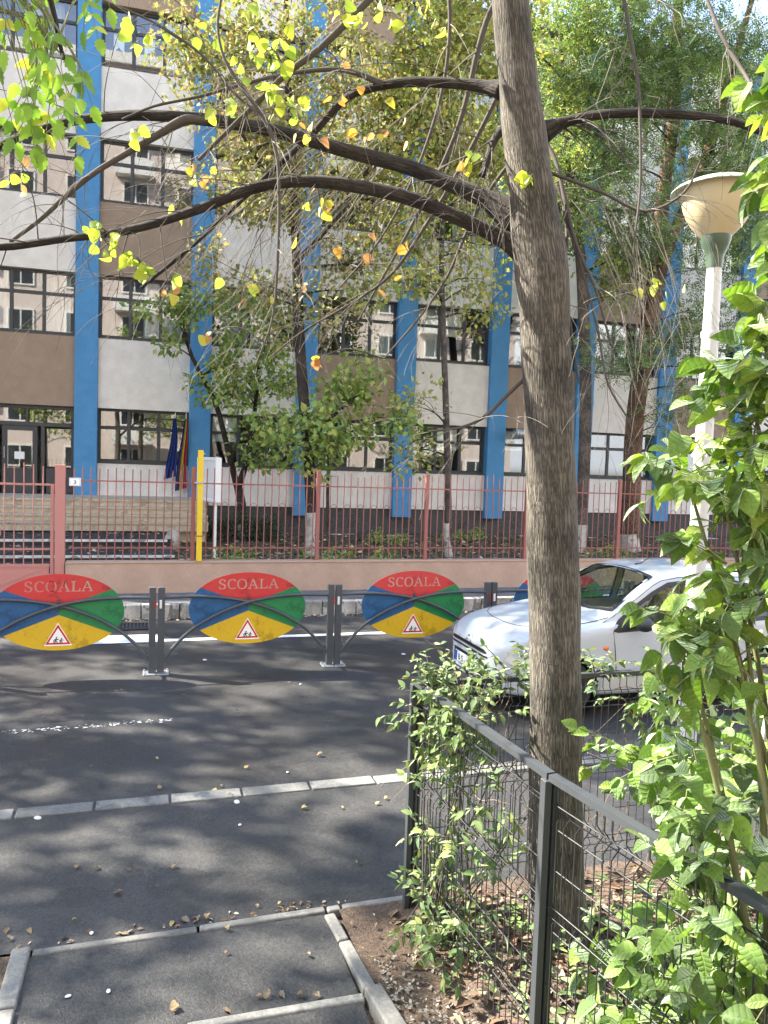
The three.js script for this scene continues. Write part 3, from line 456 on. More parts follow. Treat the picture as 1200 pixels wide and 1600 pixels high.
// ---------- white hatchback ----------
{
  const car = thing('parked_car', 'small white hatchback behind the tree trunk with its front towards the barriers', 'car', [3.25, 0, -7.27]);
  const ip = (a, x) => { // smooth interpolation through control points
    if (x <= a[0][0]) return a[0][1]; const n = a.length; if (x >= a[n - 1][0]) return a[n - 1][1]; let i = 0; while (x > a[i + 1][0]) i++;
    const s = k => k <= 0 ? (a[1][1] - a[0][1]) / (a[1][0] - a[0][0]) : k >= n - 1 ? (a[n - 1][1] - a[n - 2][1]) / (a[n - 1][0] - a[n - 2][0]) : (a[k + 1][1] - a[k - 1][1]) / (a[k + 1][0] - a[k - 1][0]);
    const h = a[i + 1][0] - a[i][0], t = (x - a[i][0]) / h, t2 = t * t, t3 = t2 * t; return (2 * t3 - 3 * t2 + 1) * a[i][1] + (t3 - 2 * t2 + t) * h * s(i) + (-2 * t3 + 3 * t2) * a[i + 1][1] + (t3 - t2) * h * s(i + 1);
  };
  const bot = [[0, .27], [.15, .22], [.5, .2], [3.2, .2], [3.68, .3]];
  const wid = [[0, .40], [.04, .52], [.12, .62], [.25, .69], [.5, .755], [.9, .79], [1.6, .80], [2.8, .80], [3.3, .765], [3.55, .69], [3.68, .55]];
  const blt = [[0, .60], [.1, .68], [.3, .76], [.6, .82], [1.15, .88], [2, .90], [3, .93], [3.5, .93], [3.68, .85]];
  const yE = [[0, .64], [.1, .72], [.3, .80], [.6, .855], [1.0, .915], [1.18, .95], [1.4, 1.09], [1.7, 1.27], [1.95, 1.345], [2.4, 1.375], [3.0, 1.355], [3.3, 1.29], [3.55, 1.12], [3.68, .92]];
  const wE = [[0, .34], [.1, .52], [.3, .61], [.6, .67], [1.0, .70], [1.18, .705], [1.4, .68], [1.7, .635], [1.95, .61], [2.4, .60], [3, .585], [3.4, .56], [3.68, .45]];
  const yT = [[0, .65], [.1, .745], [.3, .835], [.6, .90], [1.0, .965], [1.12, .99], [1.35, 1.11], [1.65, 1.305], [1.9, 1.40], [2.3, 1.435], [2.9, 1.42], [3.3, 1.35], [3.5, 1.22], [3.68, .95]];
  const section = (x) => {
    const b = ip(bot, x), W = ip(wid, x), B = ip(blt, x), e = ip(yE, x), we = Math.min(ip(wE, x), W * .93), t = ip(yT, x);
    const ctrl = [[0, b], [W * .8, b], [W * .95, b + .03], [W * .985, b + .12], [W, .46], [W * .997, .62], [W * .975, Math.min(B, e - .03)], [we + (W * .955 - we) * .5, (B + e) / 2 + .005], [we, e], [we * .86, e + (t - e) * .55], [we * .45, t - (t - e) * .08], [0, t]];
    const c = new THREE.CatmullRomCurve3(ctrl.map(p => V(p[0], p[1], 0)), false, 'centripetal'); return c.getPoints(77).map(p => [Math.max(0, p.x), p.y]);
  };
  const NS = 150, secs = [], xs = []; for (let i = 0; i <= NS; i++) { const x = 3.68 * i / NS; xs.push(x); secs.push(section(x)); }
  const secAt = x => { const f = Math.max(0, Math.min(NS - 1e-6, x / 3.68 * NS)), i = Math.floor(f), r = f - i; return secs[i].map((p, k) => [p[0] * (1 - r) + secs[i + 1][k][0] * r, p[1] * (1 - r) + secs[i + 1][k][1] * r]); };
  const zAt = (x, y) => { const s = secAt(x); for (let k = 10; k < s.length - 1; k++) if (s[k][1] <= y && s[k + 1][1] >= y) { const t = (y - s[k][1]) / (s[k + 1][1] - s[k][1] + 1e-9); return s[k][0] + (s[k + 1][0] - s[k][0]) * t; } return s[50][0]; };
  const topAt = (x, z) => { const s = secAt(x), a = Math.abs(z); for (let k = s.length - 2; k > 20; k--) if (s[k][0] >= a && s[k + 1][0] <= a) { const t = (a - s[k + 1][0]) / (s[k][0] - s[k + 1][0] + 1e-9); return s[k + 1][1] + (s[k][1] - s[k + 1][1]) * t; } return s[s.length - 1][1]; };
  const inPoly = (P, x, y) => { let c = false; for (let i = 0, j = P.length - 1; i < P.length; j = i++) if ((P[i][1] > y) !== (P[j][1] > y) && x < (P[j][0] - P[i][0]) * (y - P[i][1]) / (P[j][1] - P[i][1]) + P[i][0]) c = !c; return c; };
  const doorWin = [[1.22, .865], [1.30, .94], [1.48, 1.06], [1.72, 1.2], [1.92, 1.285], [2.2, 1.31], [2.2, .905], [1.7, .885]], quarterWin = [[2.29, .91], [2.29, 1.31], [2.75, 1.30], [3.05, 1.24], [3.18, 1.1], [3.14, .945]];
  const shield = [[1.17, 0], [1.20, .36], [1.28, .62], [1.52, .57], [1.79, .51], [1.82, 0], [1.79, -.51], [1.52, -.57], [1.28, -.62], [1.20, -.36]];
  const wheels = [.72, 3.05], arch = .335;
  const pos = [], idx = [], K = secs[0].length;
  for (const sg of [1, -1]) {
    const o = pos.length / 3; for (let i = 0; i <= NS; i++) for (let k = 0; k < K; k++) pos.push(xs[i], secs[i][k][1], sg * secs[i][k][0]);
    for (let i = 0; i < NS; i++) for (let k = 0; k < K - 1; k++) {
      const x = (xs[i] + xs[i + 1]) / 2, y = (secs[i][k][1] + secs[i + 1][k + 1][1]) / 2, z = (secs[i][k][0] + secs[i + 1][k + 1][0]) / 2;
      if (z > .45 && y > .8 && k < 62 && (inPoly(doorWin, x, y) || inPoly(quarterWin, x, y))) continue;
      if (k >= 50 && inPoly(shield, x, z)) continue;
      if (z > .45 && wheels.some(w => Math.hypot(x - w, y - .29) < arch)) continue;
      const a = o + i * K + k, b = a + 1, c = a + K, d = c + 1; sg > 0 ? idx.push(a, c, b, b, c, d) : idx.push(a, b, c, b, d, c);
    }
  }
  for (const i of [0, NS]) { const a = i * K, o = (NS + 1) * K; for (let k = 0; k < K - 1; k++) { const p = a + k, q = a + k + 1, r = o + a + k, s = o + a + k + 1; i ? idx.push(p, r, q, q, r, s) : idx.push(p, q, r, q, s, r); } }
  let g = new THREE.BufferGeometry(); g.setAttribute('position', new THREE.Float32BufferAttribute(pos, 3)); g.setIndex(idx); g = mergeVertices(g, 1e-4); g.computeVertexNormals();
  const paint = phy({ color: lin(.46, .49, .52), roughness: .42, clearcoat: 1, clearcoatRoughness: .06 });
  mesh('body', g, paint, car);
  const dense = (P, d = .03) => { const o = []; P.forEach((p, i) => { const q = P[(i + 1) % P.length], L = Math.hypot(q[0] - p[0], q[1] - p[1]), n = Math.max(1, Math.ceil(L / d)); for (let k = 0; k < n; k++) o.push([p[0] + (q[0] - p[0]) * k / n, p[1] + (q[1] - p[1]) * k / n]); }); return o; };
  const offset = (P, d) => { let A = 0; P.forEach((p, i) => { const q = P[(i + 1) % P.length]; A += p[0] * q[1] - q[0] * p[1]; }); const s = A > 0 ? 1 : -1; return P.map((p, i) => { const a = P[(i + P.length - 1) % P.length], b = P[(i + 1) % P.length]; const tx = b[0] - a[0], ty = b[1] - a[1], l = Math.hypot(tx, ty) || 1; return [p[0] + s * ty / l * d, p[1] - s * tx / l * d]; }); };
  const toShape = (P, hole) => { const s = new THREE.Shape(P.map(p => new THREE.Vector2(...p))); if (hole) s.holes.push(new THREE.Path(hole.map(p => new THREE.Vector2(...p)))); return new THREE.ShapeGeometry(s); };
  const onSide = (geo, sg, lift) => { const p = geo.attributes.position; for (let i = 0; i < p.count; i++) { const x = p.getX(i), y = p.getY(i); p.setXYZ(i, x, y, sg * (zAt(x, y) + lift)); } geo.computeVertexNormals(); return geo; };
  const onTop = (geo, lift) => { const p = geo.attributes.position; for (let i = 0; i < p.count; i++) { const x = p.getX(i), z = p.getY(i); p.setXYZ(i, x, topAt(x, z) + lift, z); } geo.computeVertexNormals(); return geo; };
  const carGlass = phy({ color: lin(.62, .70, .68), roughness: .01, transmission: 1, thickness: 0, ior: 1.6, side: THREE.DoubleSide });
  const seal = std({ color: lin(.012, .012, .013), roughness: .5, side: THREE.DoubleSide });
  for (const sg of [1, -1]) for (const [P, nm] of [[doorWin, 'door_window'], [quarterWin, 'quarter_window']]) { const D = dense(P); const w = mesh(nm, onSide(toShape(offset(D, -.004)), sg, .001), carGlass, car); mesh('window_seal', onSide(toShape(offset(D, .026), offset(D, -.016)), sg, .005), seal, w); }
  const DS = dense(shield), ws = mesh('windscreen', onTop(toShape(DS), .001), carGlass, car); mesh('window_seal', onTop(toShape(offset(DS, .03), offset(DS, -.014)), .005), seal, ws);
  mesh('mirror_triangle', onSide(toShape(dense([[1.2, .86], [1.5, .885], [1.5, 1.03], [1.3, .935]])), 1, .009), seal, car);
  // bonnet, door and sill seams
  const seam = (P, fn) => mesh('seam', tube(P.map(fn).map(p => [...p, .004]), 4, 2), seal, car), S = (p) => [p[0], p[1], zAt(p[0], p[1]) + .001], T = (p) => [p[0], topAt(p[0], p[1]) + .001, p[1]];
  seam([[.33, 0], [.34, .22], [.40, .42], [.52, .56], [.7, .63], [.95, .665], [1.2, .68]], T); seam([[.33, 0], [.34, -.22], [.40, -.42], [.52, -.56], [.7, -.63], [.95, -.665], [1.2, -.68]], T);
  seam([[1.2, .85], [1.22, .7], [1.24, .5], [1.25, .3]], S); seam([[2.24, .9], [2.25, .7], [2.25, .5], [2.22, .3]], S); seam([[1.26, .3], [1.7, .29], [2.22, .3]], S);
  seam([[1.12, .93], [1.3, 1.02], [1.6, 1.2], [1.85, 1.325], [2.3, 1.365], [2.9, 1.345], [3.2, 1.26]], S);
  mesh('sill_strip', onSide(toShape(dense([[1.08, .25], [2.7, .25], [2.7, .40], [1.08, .40]], .06)), 1, .008), std({ color: lin(.52, .51, .48), roughness: .6, side: THREE.DoubleSide }), car);
  mesh('door_strip', onSide(toShape(dense([[1.08, .402], [2.7, .402], [2.7, .435], [1.08, .435]], .06)), 1, .012), std({ color: lin(.08, .08, .08), roughness: .6, side: THREE.DoubleSide }), car);
  // headlights
  const lampGlass = phy({ color: lin(.80, .84, .80), roughness: .06, clearcoat: 1, clearcoatRoughness: .03, metalness: .25 });
  for (const sg of [1, -1]) { const hl = mesh('headlight', onSide(toShape(dense([[.10, .57], [.18, .53], [.34, .55], [.50, .64], [.58, .78], [.50, .815], [.34, .775], [.18, .68]], .03)), sg, .012), phy({ color: lin(.62, .64, .58), roughness: .12, clearcoat: 1, clearcoatRoughness: .02, side: THREE.DoubleSide }), car); const lens = new THREE.SphereGeometry(.062, 20, 12, 0, Math.PI * 2, 0, Math.PI / 2); lens.rotateZ(Math.PI / 2); lens.rotateY(-sg * .9 + (sg > 0 ? 0 : 0)); lens.scale(.6, 1, .6); lens.translate(.30, .66, sg * (zAt(.30, .66) - .012)); mesh('lens', lens, lampGlass, hl); }
  mesh('side_indicator', (() => { const q = new THREE.SphereGeometry(.02, 14, 8); q.scale(1.6, 1, .4); q.translate(1.12, .69, zAt(1.12, .69) + .004); return q; })(), std({ color: lin(.75, .18, .02), roughness: .3 }), car);
  // front: grille slots, badge, plate, lower intake
  const front = (y, z) => { for (let x = 0; x < 1; x += .004) { const s = secAt(x); let zz = 0; for (let k = 8; k < 60; k++) if (s[k][1] <= y && s[k + 1][1] >= y) { zz = Math.max(zz, s[k][0]); } if (y < s[s.length - 1][1] && zz >= Math.abs(z)) return x; } return .3; };
  const strip = (y0, y1, z0, z1, lift, m, name) => { const P = [], I = []; const n = 14; for (let i = 0; i <= n; i++) { const z = z0 + (z1 - z0) * i / n; for (const y of [y0, y1]) P.push(front(y, z) - lift, y, z); } for (let i = 0; i < n; i++) { const a = i * 2; I.push(a, a + 1, a + 2, a + 1, a + 3, a + 2); } const q = new THREE.BufferGeometry(); q.setAttribute('position', new THREE.Float32BufferAttribute(P, 3)); q.setIndex(I); q.computeVertexNormals(); return mesh(name, q, m, car); };
  const dk = std({ color: lin(.012, .012, .014), roughness: .45, side: THREE.DoubleSide });
  strip(.585, .61, -.42, .42, .006, dk, 'grille_slot'); strip(.545, .565, -.44, .44, .006, dk, 'grille_slot'); strip(.35, .50, -.36, .36, .005, dk, 'plate_recess'); strip(.27, .31, -.5, .5, .006, dk, 'lower_intake');
  { const c = document.createElement('canvas'); c.width = 512; c.height = 112; const x = c.getContext('2d'); x.fillStyle = '#f1f1ee'; x.fillRect(0, 0, 512, 112); x.fillStyle = '#1846a8'; x.fillRect(0, 0, 54, 112); x.fillStyle = '#111'; x.font = 'bold 92px sans-serif'; x.textBaseline = 'middle'; x.fillText('B 5', 76, 60); const t = new THREE.CanvasTexture(c); t.colorSpace = THREE.SRGBColorSpace; const pl = mesh('number_plate', rbox(.012, .11, .52, .004, front(.42, 0) - .03, .425, 0), M.white, car); const q = new THREE.PlaneGeometry(.51, .104); q.rotateY(-Math.PI / 2); q.translate(front(.42, 0) - .0375, .425, 0); mesh('plate_face', q, std({ map: t, roughness: .4 }), pl); }
  for (const k of [0, 1]) { const b = []; for (const s of [-1, 0, 1]) { const z = s * .055, y = .635 + .035 * k + (s ? 0 : .03); b.push([front(.64, 0) - .012 + .03 * k, y, z, .008]); } mesh('chevron', tube(b, 6, 1), M.galv, car); }
  // mirror, handle, antenna, wheels
  const mir = mesh('mirror', (() => { const q = new THREE.SphereGeometry(.1, 24, 16); q.scale(.95, .72, .9); q.translate(1.45, .945, .93); return q; })(), std({ color: lin(.025, .027, .03), roughness: .5 }), car); mesh('mirror_arm', rod([1.42, .90, .77], [1.44, .915, .9], .028, 8), seal, mir);
  mesh('door_handle', rbox(.17, .045, .03, .012, 2.08, .79, zAt(2.08, .79) + .006), seal, car);
  mesh('antenna', rod([2.02, 1.415, 0], [2.28, 1.56, 0], .005, 6), seal, car); mesh('antenna_base', (() => { const q = new THREE.SphereGeometry(.03, 12, 8); q.scale(1.3, .5, .7); q.translate(2.0, 1.412, 0); return q; })(), seal, car);
  const tyre = (() => { const q = new THREE.LatheGeometry([[.17, -.085], [.2, -.095], [.27, -.09], [.287, -.07], [.29, 0], [.287, .07], [.27, .09], [.2, .095], [.17, .085]].map(p => new THREE.Vector2(...p)), 40); q.rotateX(Math.PI / 2); return q; })(), rim = (() => { const q = new THREE.LatheGeometry([[0, .05], [.05, .06], [.06, .045], [.14, .055], [.17, .08], [.185, .09], [.185, .07]].map(p => new THREE.Vector2(...p)), 40); q.rotateX(Math.PI / 2); return q; })();
  for (const x of wheels) for (const sg of [1, -1]) { const w = mesh('wheel', tyre, std({ color: lin(.018, .018, .019), roughness: .85 }), car); w.position.set(x, .29, sg * .68); if (sg < 0) w.rotation.y = Math.PI; mesh('rim', rim, std({ color: lin(.35, .36, .37), roughness: .35, metalness: .7, side: THREE.DoubleSide }), w); const li = new THREE.CylinderGeometry(arch, arch, .35, 32, 1, true); li.rotateX(Math.PI / 2); li.translate(x, .29, sg * .6); mesh('arch_liner', li, seal, car); }
  // interior
  const trim = std({ color: lin(.05, .05, .055), roughness: .85 });
  mesh('floor_pan', box(2.7, .03, 1.35, 2.0, .3, 0), trim, car); mesh('dashboard', rbox(.3, .16, 1.25, .05, 1.42, .86, 0), trim, car); mesh('rear_bench', merge([rbox(.3, .6, 1.1, .06, 3.0, .72, 0), rbox(.45, .16, 1.1, .05, 2.78, .5, 0)]), trim, car);
  for (const z of [.33, -.33]) { const s = mesh('seat', merge([rbox(.5, .16, .46, .06, 2.02, .5, z), (() => { const q = rbox(.14, .58, .44, .06, 0, .29, 0); q.rotateZ(-.28); q.translate(2.24, .54, z); return q; })()]), trim, car); mesh('headrest', rbox(.09, .17, .24, .04, 2.44, 1.2, z), trim, s); }
  { const st = new THREE.TorusGeometry(.17, .016, 8, 28); st.rotateY(Math.PI / 2); st.rotateZ(-.35); st.translate(1.68, .88, .33); mesh('steering_wheel', st, seal, car); }
  // driver
  const dr = thing('person', 'person with brown hair and dark top seated at the wheel of the white car', 'person', [3.25 + 2.1, .56, -7.27 + .33]);
  const R = 58, mc = new MarchingCubes(R, new THREE.MeshStandardMaterial(), false, false, 60000), S0 = .62, cap = (p, a, b, r0, r1) => { const ab = b.clone().sub(a), t = Math.max(0, Math.min(1, p.clone().sub(a).dot(ab) / ab.lengthSq())); return p.distanceTo(a.clone().addScaledVector(ab, t)) - (r0 + (r1 - r0) * t); }, smin = (a, b, k) => { const h = Math.max(0, k - Math.abs(a - b)) / k; return Math.min(a, b) - h * h * k / 4; };
  const J = { hip: V(.02, .0, 0), chest: V(.1, .3, 0), neck: V(.115, .45, 0), head: V(.075, .59, 0), chin: V(.03, .54, 0), sl: V(.11, .36, .17), sr: V(.11, .36, -.17), el: V(-.06, .2, .22), er: V(-.06, .2, -.2), hl: V(-.33, .34, .12), hr: V(-.33, .34, -.12), kl: V(-.38, .06, .12), kr: V(-.38, .06, -.1) };
  const bones = [['hip', 'chest', .13, .135], ['chest', 'neck', .12, .05], ['neck', 'head', .05, .055], ['sl', 'chest', .06, .09], ['sr', 'chest', .06, .09], ['sl', 'el', .055, .042], ['sr', 'er', .055, .042], ['el', 'hl', .04, .028], ['er', 'hr', .04, .028], ['hip', 'kl', .09, .065], ['hip', 'kr', .09, .065]];
  mc.isolation = 0; const p = V(0, 0, 0), half = R / 2, ctr = V(-.08, .32, 0);
  for (let k = 0; k < R; k++) for (let j = 0; j < R; j++) for (let i = 0; i < R; i++) { p.set((i - half) / half * S0, (j - half) / half * S0, (k - half) / half * S0).add(ctr); let d = 9; for (const [a, b, r0, r1] of bones) d = smin(d, cap(p, J[a], J[b], r0, r1), .05); const hd = Math.hypot((p.x - .075) / .098, (p.y - .6) / .122, p.z / .078) - 1; d = smin(d, hd * .09, .03); d = smin(d, cap(p, V(-.018, .6, 0), V(-.03, .575, 0), .012, .016), .02); for (const s of [1, -1]) d = smin(d, cap(p, V(.08, .61, s * .076), V(.085, .58, s * .078), .014, .01), .012); for (const [h, s] of [['hl', 1], ['hr', -1]]) for (let q = 0; q < 5; q++) { const b = J[h].clone().add(V(-.02, .01 * (q - 2), -.01 * s)), e = b.clone().add(V(-.045 + .006 * Math.abs(q - 2), .012 * (q - 2) + .012, -.035 * s)); d = smin(d, cap(p, b, e, .010, .008), .008); } mc.field[i + j * R + k * R * R] = -d; }
  mc.update(); const n = mc.count, P2 = new Float32Array(n * 3), C2 = new Float32Array(n * 3); for (let i = 0; i < n; i++) { const x = mc.positionArray[i * 3] * S0 + ctr.x, y = mc.positionArray[i * 3 + 1] * S0 + ctr.y, z = mc.positionArray[i * 3 + 2] * S0 + ctr.z; P2.set([x, y, z], i * 3); const skin = y > .46 || (x < -.24 && y > .2); C2.set(skin ? [.46, .27, .19] : y > .08 ? [.035, .035, .045] : [.03, .04, .08], i * 3); }
  let bg = new THREE.BufferGeometry(); bg.setAttribute('position', new THREE.BufferAttribute(P2, 3)); bg.setAttribute('color', new THREE.BufferAttribute(C2, 3)); bg = mergeVertices(bg, 1e-4); bg.computeVertexNormals(); mesh('body', bg, std({ vertexColors: true, roughness: .7 }), dr);
  const hair = new THREE.SphereGeometry(.115, 24, 18, 0, Math.PI * 2, 0, Math.PI * .62); hair.scale(.98, 1.12, .84); hair.rotateZ(-.45); hair.translate(.092, .615, 0); mesh('hair', hair, std({ color: lin(.10, .055, .03), roughness: .7, side: THREE.DoubleSide }), dr);
  for (const s of [1, -1]) { const e = new THREE.SphereGeometry(.011, 10, 8); e.translate(-.012, .612, s * .03); mesh('eye', e, std({ color: lin(.05, .04, .035), roughness: .2 }), dr); }
  mesh('mouth', rod([-.02, .548, -.022], [-.02, .548, .022], .005, 6), std({ color: lin(.32, .10, .09), roughness: .5 }), dr);
}

// ---------- leaves ----------
function leafGeo(len, wid, prof, segs = 6, fold = .25, droop = .2, curl = 0) { // along +z, facing +y
  const pos = [], uv = [], idx = []; for (let i = 0; i <= segs; i++) { const t = i / segs, w = prof(t) * wid / 2, y = -droop * len * t * t + curl * len * Math.sin(t * 3), z = len * t; for (const s of [-1, 0, 1]) { pos.push(s * w, y + Math.abs(s) * w * fold, z - (Math.abs(s) * .06 * len * (1 - t) * 0)); uv.push(.5 + s * .5 * prof(t), t); } }
  for (let i = 0; i < segs; i++) for (const s of [0, 1]) { const a = i * 3 + s, b = a + 1, c = a + 3, d = c + 1; idx.push(a, c, b, b, c, d); }
  const g = new THREE.BufferGeometry(); g.setAttribute('position', new THREE.Float32BufferAttribute(pos, 3)); g.setAttribute('uv', new THREE.Float32BufferAttribute(uv, 2)); g.setIndex(idx); g.computeVertexNormals(); return g;
}
const ovate = t => Math.pow(Math.sin(Math.PI * Math.pow(Math.min(1, t * .985 + .008), .78)), .85) * (1 - .12 * t), heart = t => t < .02 ? .35 : Math.min(1, .55 + 1.6 * t) * Math.pow(1 - t, .55) * 1.25, teeth = t => ovate(t) * (1 + .45 * ((t * 4.3) % 1 - .5) * (t < .95 ? 1 : 0)), lance = t => Math.sin(Math.PI * Math.pow(t, .9));
const LEAF = {
  dog: [0, 1, 2, 3, 4].map(i => leafGeo(.108, .088, ovate, 7, [.18, .3, .05, .42, .24][i], [.25, .45, .12, .3, .6][i], [.03, 0, .05, -.03, .02][i])),
  linden: [0, 1, 2].map(i => leafGeo(.075, .07, heart, 6, [.2, .4, .1][i], [.2, .4, .1][i])),
  elder: [0, 1, 2].map(i => leafGeo(.09, .05, teeth, 22, [.15, .3, .05][i], [.15, .35, .05][i])),
  vine: [0, 1, 2].map(i => leafGeo(.048, .024, ovate, 4, [.2, .35, .1][i], [.2, .4, .1][i])),
  dry: [0, 1, 2, 3].map(i => { const q = rngOf(900 + i), g = leafGeo(.075, .058, t => ovate(t) * (.8 + .35 * q()), 8, [.5, .2, .75, .35][i], [.1, -.25, .3, -.15][i], [.16, .08, -.14, .2][i]), p = g.attributes.position; for (let k = 0; k < p.count; k++) p.setXYZ(k, p.getX(k) + (q() - .5) * .008, p.getY(k) + (q() - .5) * .012, p.getZ(k) + (q() - .5) * .006 - .037); g.computeVertexNormals(); return g; }),
};
const up = V(0, 1, 0);
function leafMatrix(pos, dir, nrm, s) { const z = dir.clone().normalize(), x = new THREE.Vector3().crossVectors(nrm, z).normalize(), y = new THREE.Vector3().crossVectors(z, x); return new THREE.Matrix4().makeBasis(x, y, z).scale(V(s, s, s)).setPosition(pos); }
// the leaves that show largest as single parts, the rest as one mass
function addLeaves(root, items, max = 300) {
  const o = root.position; items.forEach(it => { it.d = it.p.distanceTo(camera.position); }); items.sort((a, b) => a.d - b.d);
  items.slice(0, max).forEach(it => { const m = mesh('leaf', it.g, it.mat, root); it.m.decompose(m.position, m.quaternion, m.scale); m.position.sub(o); });
  const rest = items.slice(max); if (!rest.length) return;
  const byMat = new Map(); rest.forEach(it => { if (!byMat.has(it.mat)) byMat.set(it.mat, []); const g = it.g.clone(); g.applyMatrix4(it.m); g.translate(-o.x, -o.y, -o.z); byMat.get(it.mat).push(g); });
  for (const [mat, list] of byMat) { const m = mesh('foliage', merge(list), mat, root); m.userData.kind = 'stuff'; }
}
const rvec = (g) => { const v = V(0, 0, 0); do v.set(g() * 2 - 1, g() * 2 - 1, g() * 2 - 1); while (v.lengthSq() > 1 || v.lengthSq() < .02); return v.normalize(); };
// ---------- trees of the yard ----------
function crownMesh(centres, o, leaf, g) { // many small folded leaves spread round the twig ends
  let N = 0; centres.forEach(c => N += c.n); const per = leaf.kind === 'pinnate' ? 9 : 1, pos = new Float32Array(N * per * 6 * 3), col = new Float32Array(N * per * 6 * 3); let q = 0;
  const d = V(0, 0, 0), nn = V(0, 0, 0), x = V(0, 0, 0);
  const put = (bx, by, bz, dir, side, L, W, fold, c) => {
    const mx = bx + dir.x * L * .45, my = by + dir.y * L * .45, mz = bz + dir.z * L * .45, tx = bx + dir.x * L, ty = by + dir.y * L, tz = bz + dir.z * L;
    const nx = dir.y * side.z - dir.z * side.y, ny = dir.z * side.x - dir.x * side.z, nz = dir.x * side.y - dir.y * side.x, f = W * fold;
    const l = [mx - side.x * W + nx * f, my - side.y * W + ny * f, mz - side.z * W + nz * f], r = [mx + side.x * W + nx * f, my + side.y * W + ny * f, mz + side.z * W + nz * f];
    const vs = [bx, by, bz, tx, ty, tz, l[0], l[1], l[2], bx, by, bz, r[0], r[1], r[2], tx, ty, tz]; for (let i = 0; i < 18; i++) { pos[q + i] = vs[i]; col[q + i] = c[i % 3]; } q += 18;
  };
  for (const c of centres) for (let i = 0; i < c.n; i++) {
    const u = Math.pow(g(), .45), v = rvec(g); const bx = c.p.x + v.x * c.r * u - o.x, by = c.p.y + v.y * c.r * .75 * u - o.y, bz = c.p.z + v.z * c.r * u - o.z;
    const set = leaf.colors, pal = set[Math.min(set.length - 1, Math.floor(g() * set.length * .999))], k = .75 + .5 * g(), cc = [pal[0] * k, pal[1] * k, pal[2] * k], L = leaf.size * (.65 + .7 * g());
    d.copy(v).multiplyScalar(.7).add(rvec(g)); d.y -= .35; d.normalize(); nn.copy(rvec(g)); nn.y += 1.1; x.crossVectors(nn, d).normalize();
    if (per === 1) put(bx, by, bz, d, x, L, L * leaf.w, .25, cc);
    else { const dd = V(0, 0, 0); for (let k2 = 0; k2 < 9; k2++) { const s = k2 === 8 ? 0 : (k2 % 2 ? 1 : -1), t = Math.floor(k2 / 2) / 4; dd.copy(d).multiplyScalar(s ? .35 : 1).addScaledVector(x, s).normalize(); const sd = V(0, 0, 0).crossVectors(dd, nn).normalize(); put(bx + d.x * L * (t + .1), by + d.y * L * (t + .1) - .1 * L * t * t, bz + d.z * L * (t + .1), dd, sd, L * .34, L * .075, .1, cc); } }
  }
  const geo = new THREE.BufferGeometry(); geo.setAttribute('position', new THREE.BufferAttribute(pos, 3)); geo.setAttribute('color', new THREE.BufferAttribute(col, 3)); geo.computeVertexNormals(); return geo;
}
function makeTree({ name = 'tree', label, group, trunk, limbs = [], crown, leaf, bark, seed, limed, perClump = 120, clump = .45, density = 9, twigs = true }) {
  const g = rngOf(seed), b = trunk[0], t = thing(name, label, 'tree', [b[0], b[1] - .05, b[2]], 0, group), o = t.position, rel = P => P.map(p => [p[0] - o.x, p[1] - o.y, p[2] - o.z, p[3]]);
  mesh('trunk', tube(rel(trunk), 12, 4, .05), bark, t); limbs.forEach(l => mesh('branch', tube(rel(l), 9, 3, .04), bark, t));
  if (limed) mesh('limed_base', tube(rel([[...trunk[0].slice(0, 3), trunk[0][3] * 1.06], [trunk[0][0] + (trunk[1][0] - trunk[0][0]) * .9, limed, trunk[0][2], trunk[0][3] * 1.0]]), 12, 2, .05, rnd, false), M.lime, t);
  const nodes = []; [trunk, ...limbs].forEach(P => P.forEach((p, i) => { if (i) for (let k = 0; k < 5; k++) { const f = k / 5, a = P[i - 1]; nodes.push([a[0] + (p[0] - a[0]) * f, a[1] + (p[1] - a[1]) * f, a[2] + (p[2] - a[2]) * f, a[3] + (p[3] - a[3]) * f]); } }));
  const centres = [], br = [];
  for (const [cx, cy, cz, rx, ry, rz, dm = 1] of crown) { const n = Math.max(3, Math.round(rx * ry * density * dm)); for (let k = 0; k < n; k++) { const v = rvec(g), u = Math.pow(g(), .4), p = V(cx + v.x * rx * u, cy + v.y * ry * u, cz + v.z * rz * u); centres.push({ p, r: clump * (.6 + .8 * g()), n: Math.round(perClump * (.5 + g())) });
    if (twigs) { let best = null, bd = 1e9; for (const q of nodes) { const dd = Math.hypot(q[0] - p.x, (q[1] - p.y) * 1.2 + (q[1] > p.y - .1 ? .8 : 0), q[2] - p.z); if (dd < bd) { bd = dd; best = q; } } const r0 = Math.min(best[3] * .6, .012 + .014 * bd), m = [(best[0] + p.x) / 2 + (g() - .5) * .3 * bd, (best[1] + p.y) / 2 + .06 * bd, (best[2] + p.z) / 2 + (g() - .5) * .3 * bd, r0 * .65]; const path = [[best[0], best[1], best[2], r0], m, [p.x, p.y, p.z, .006]]; br.push(tube(rel(path), 5, 3)); if (bd < 2.5) nodes.push([m[0], m[1], m[2], m[3]]); for (let z = 0; z < 3; z++) { const e = rvec(g).multiplyScalar(.5); br.push(tube(rel([[p.x, p.y, p.z, .006], [p.x + e.x * .5, p.y + e.y * .5 + .03, p.z + e.z * .5, .004], [p.x + e.x, p.y + e.y, p.z + e.z, .002]]), 3, 1)); } } } }
  if (br.length) { const m = mesh('twigs', merge(br), M.barkDark, t); m.userData.kind = 'stuff'; }
  mesh('crown', crownMesh(centres, o, leaf, g), M.leafV, t); return t;
}
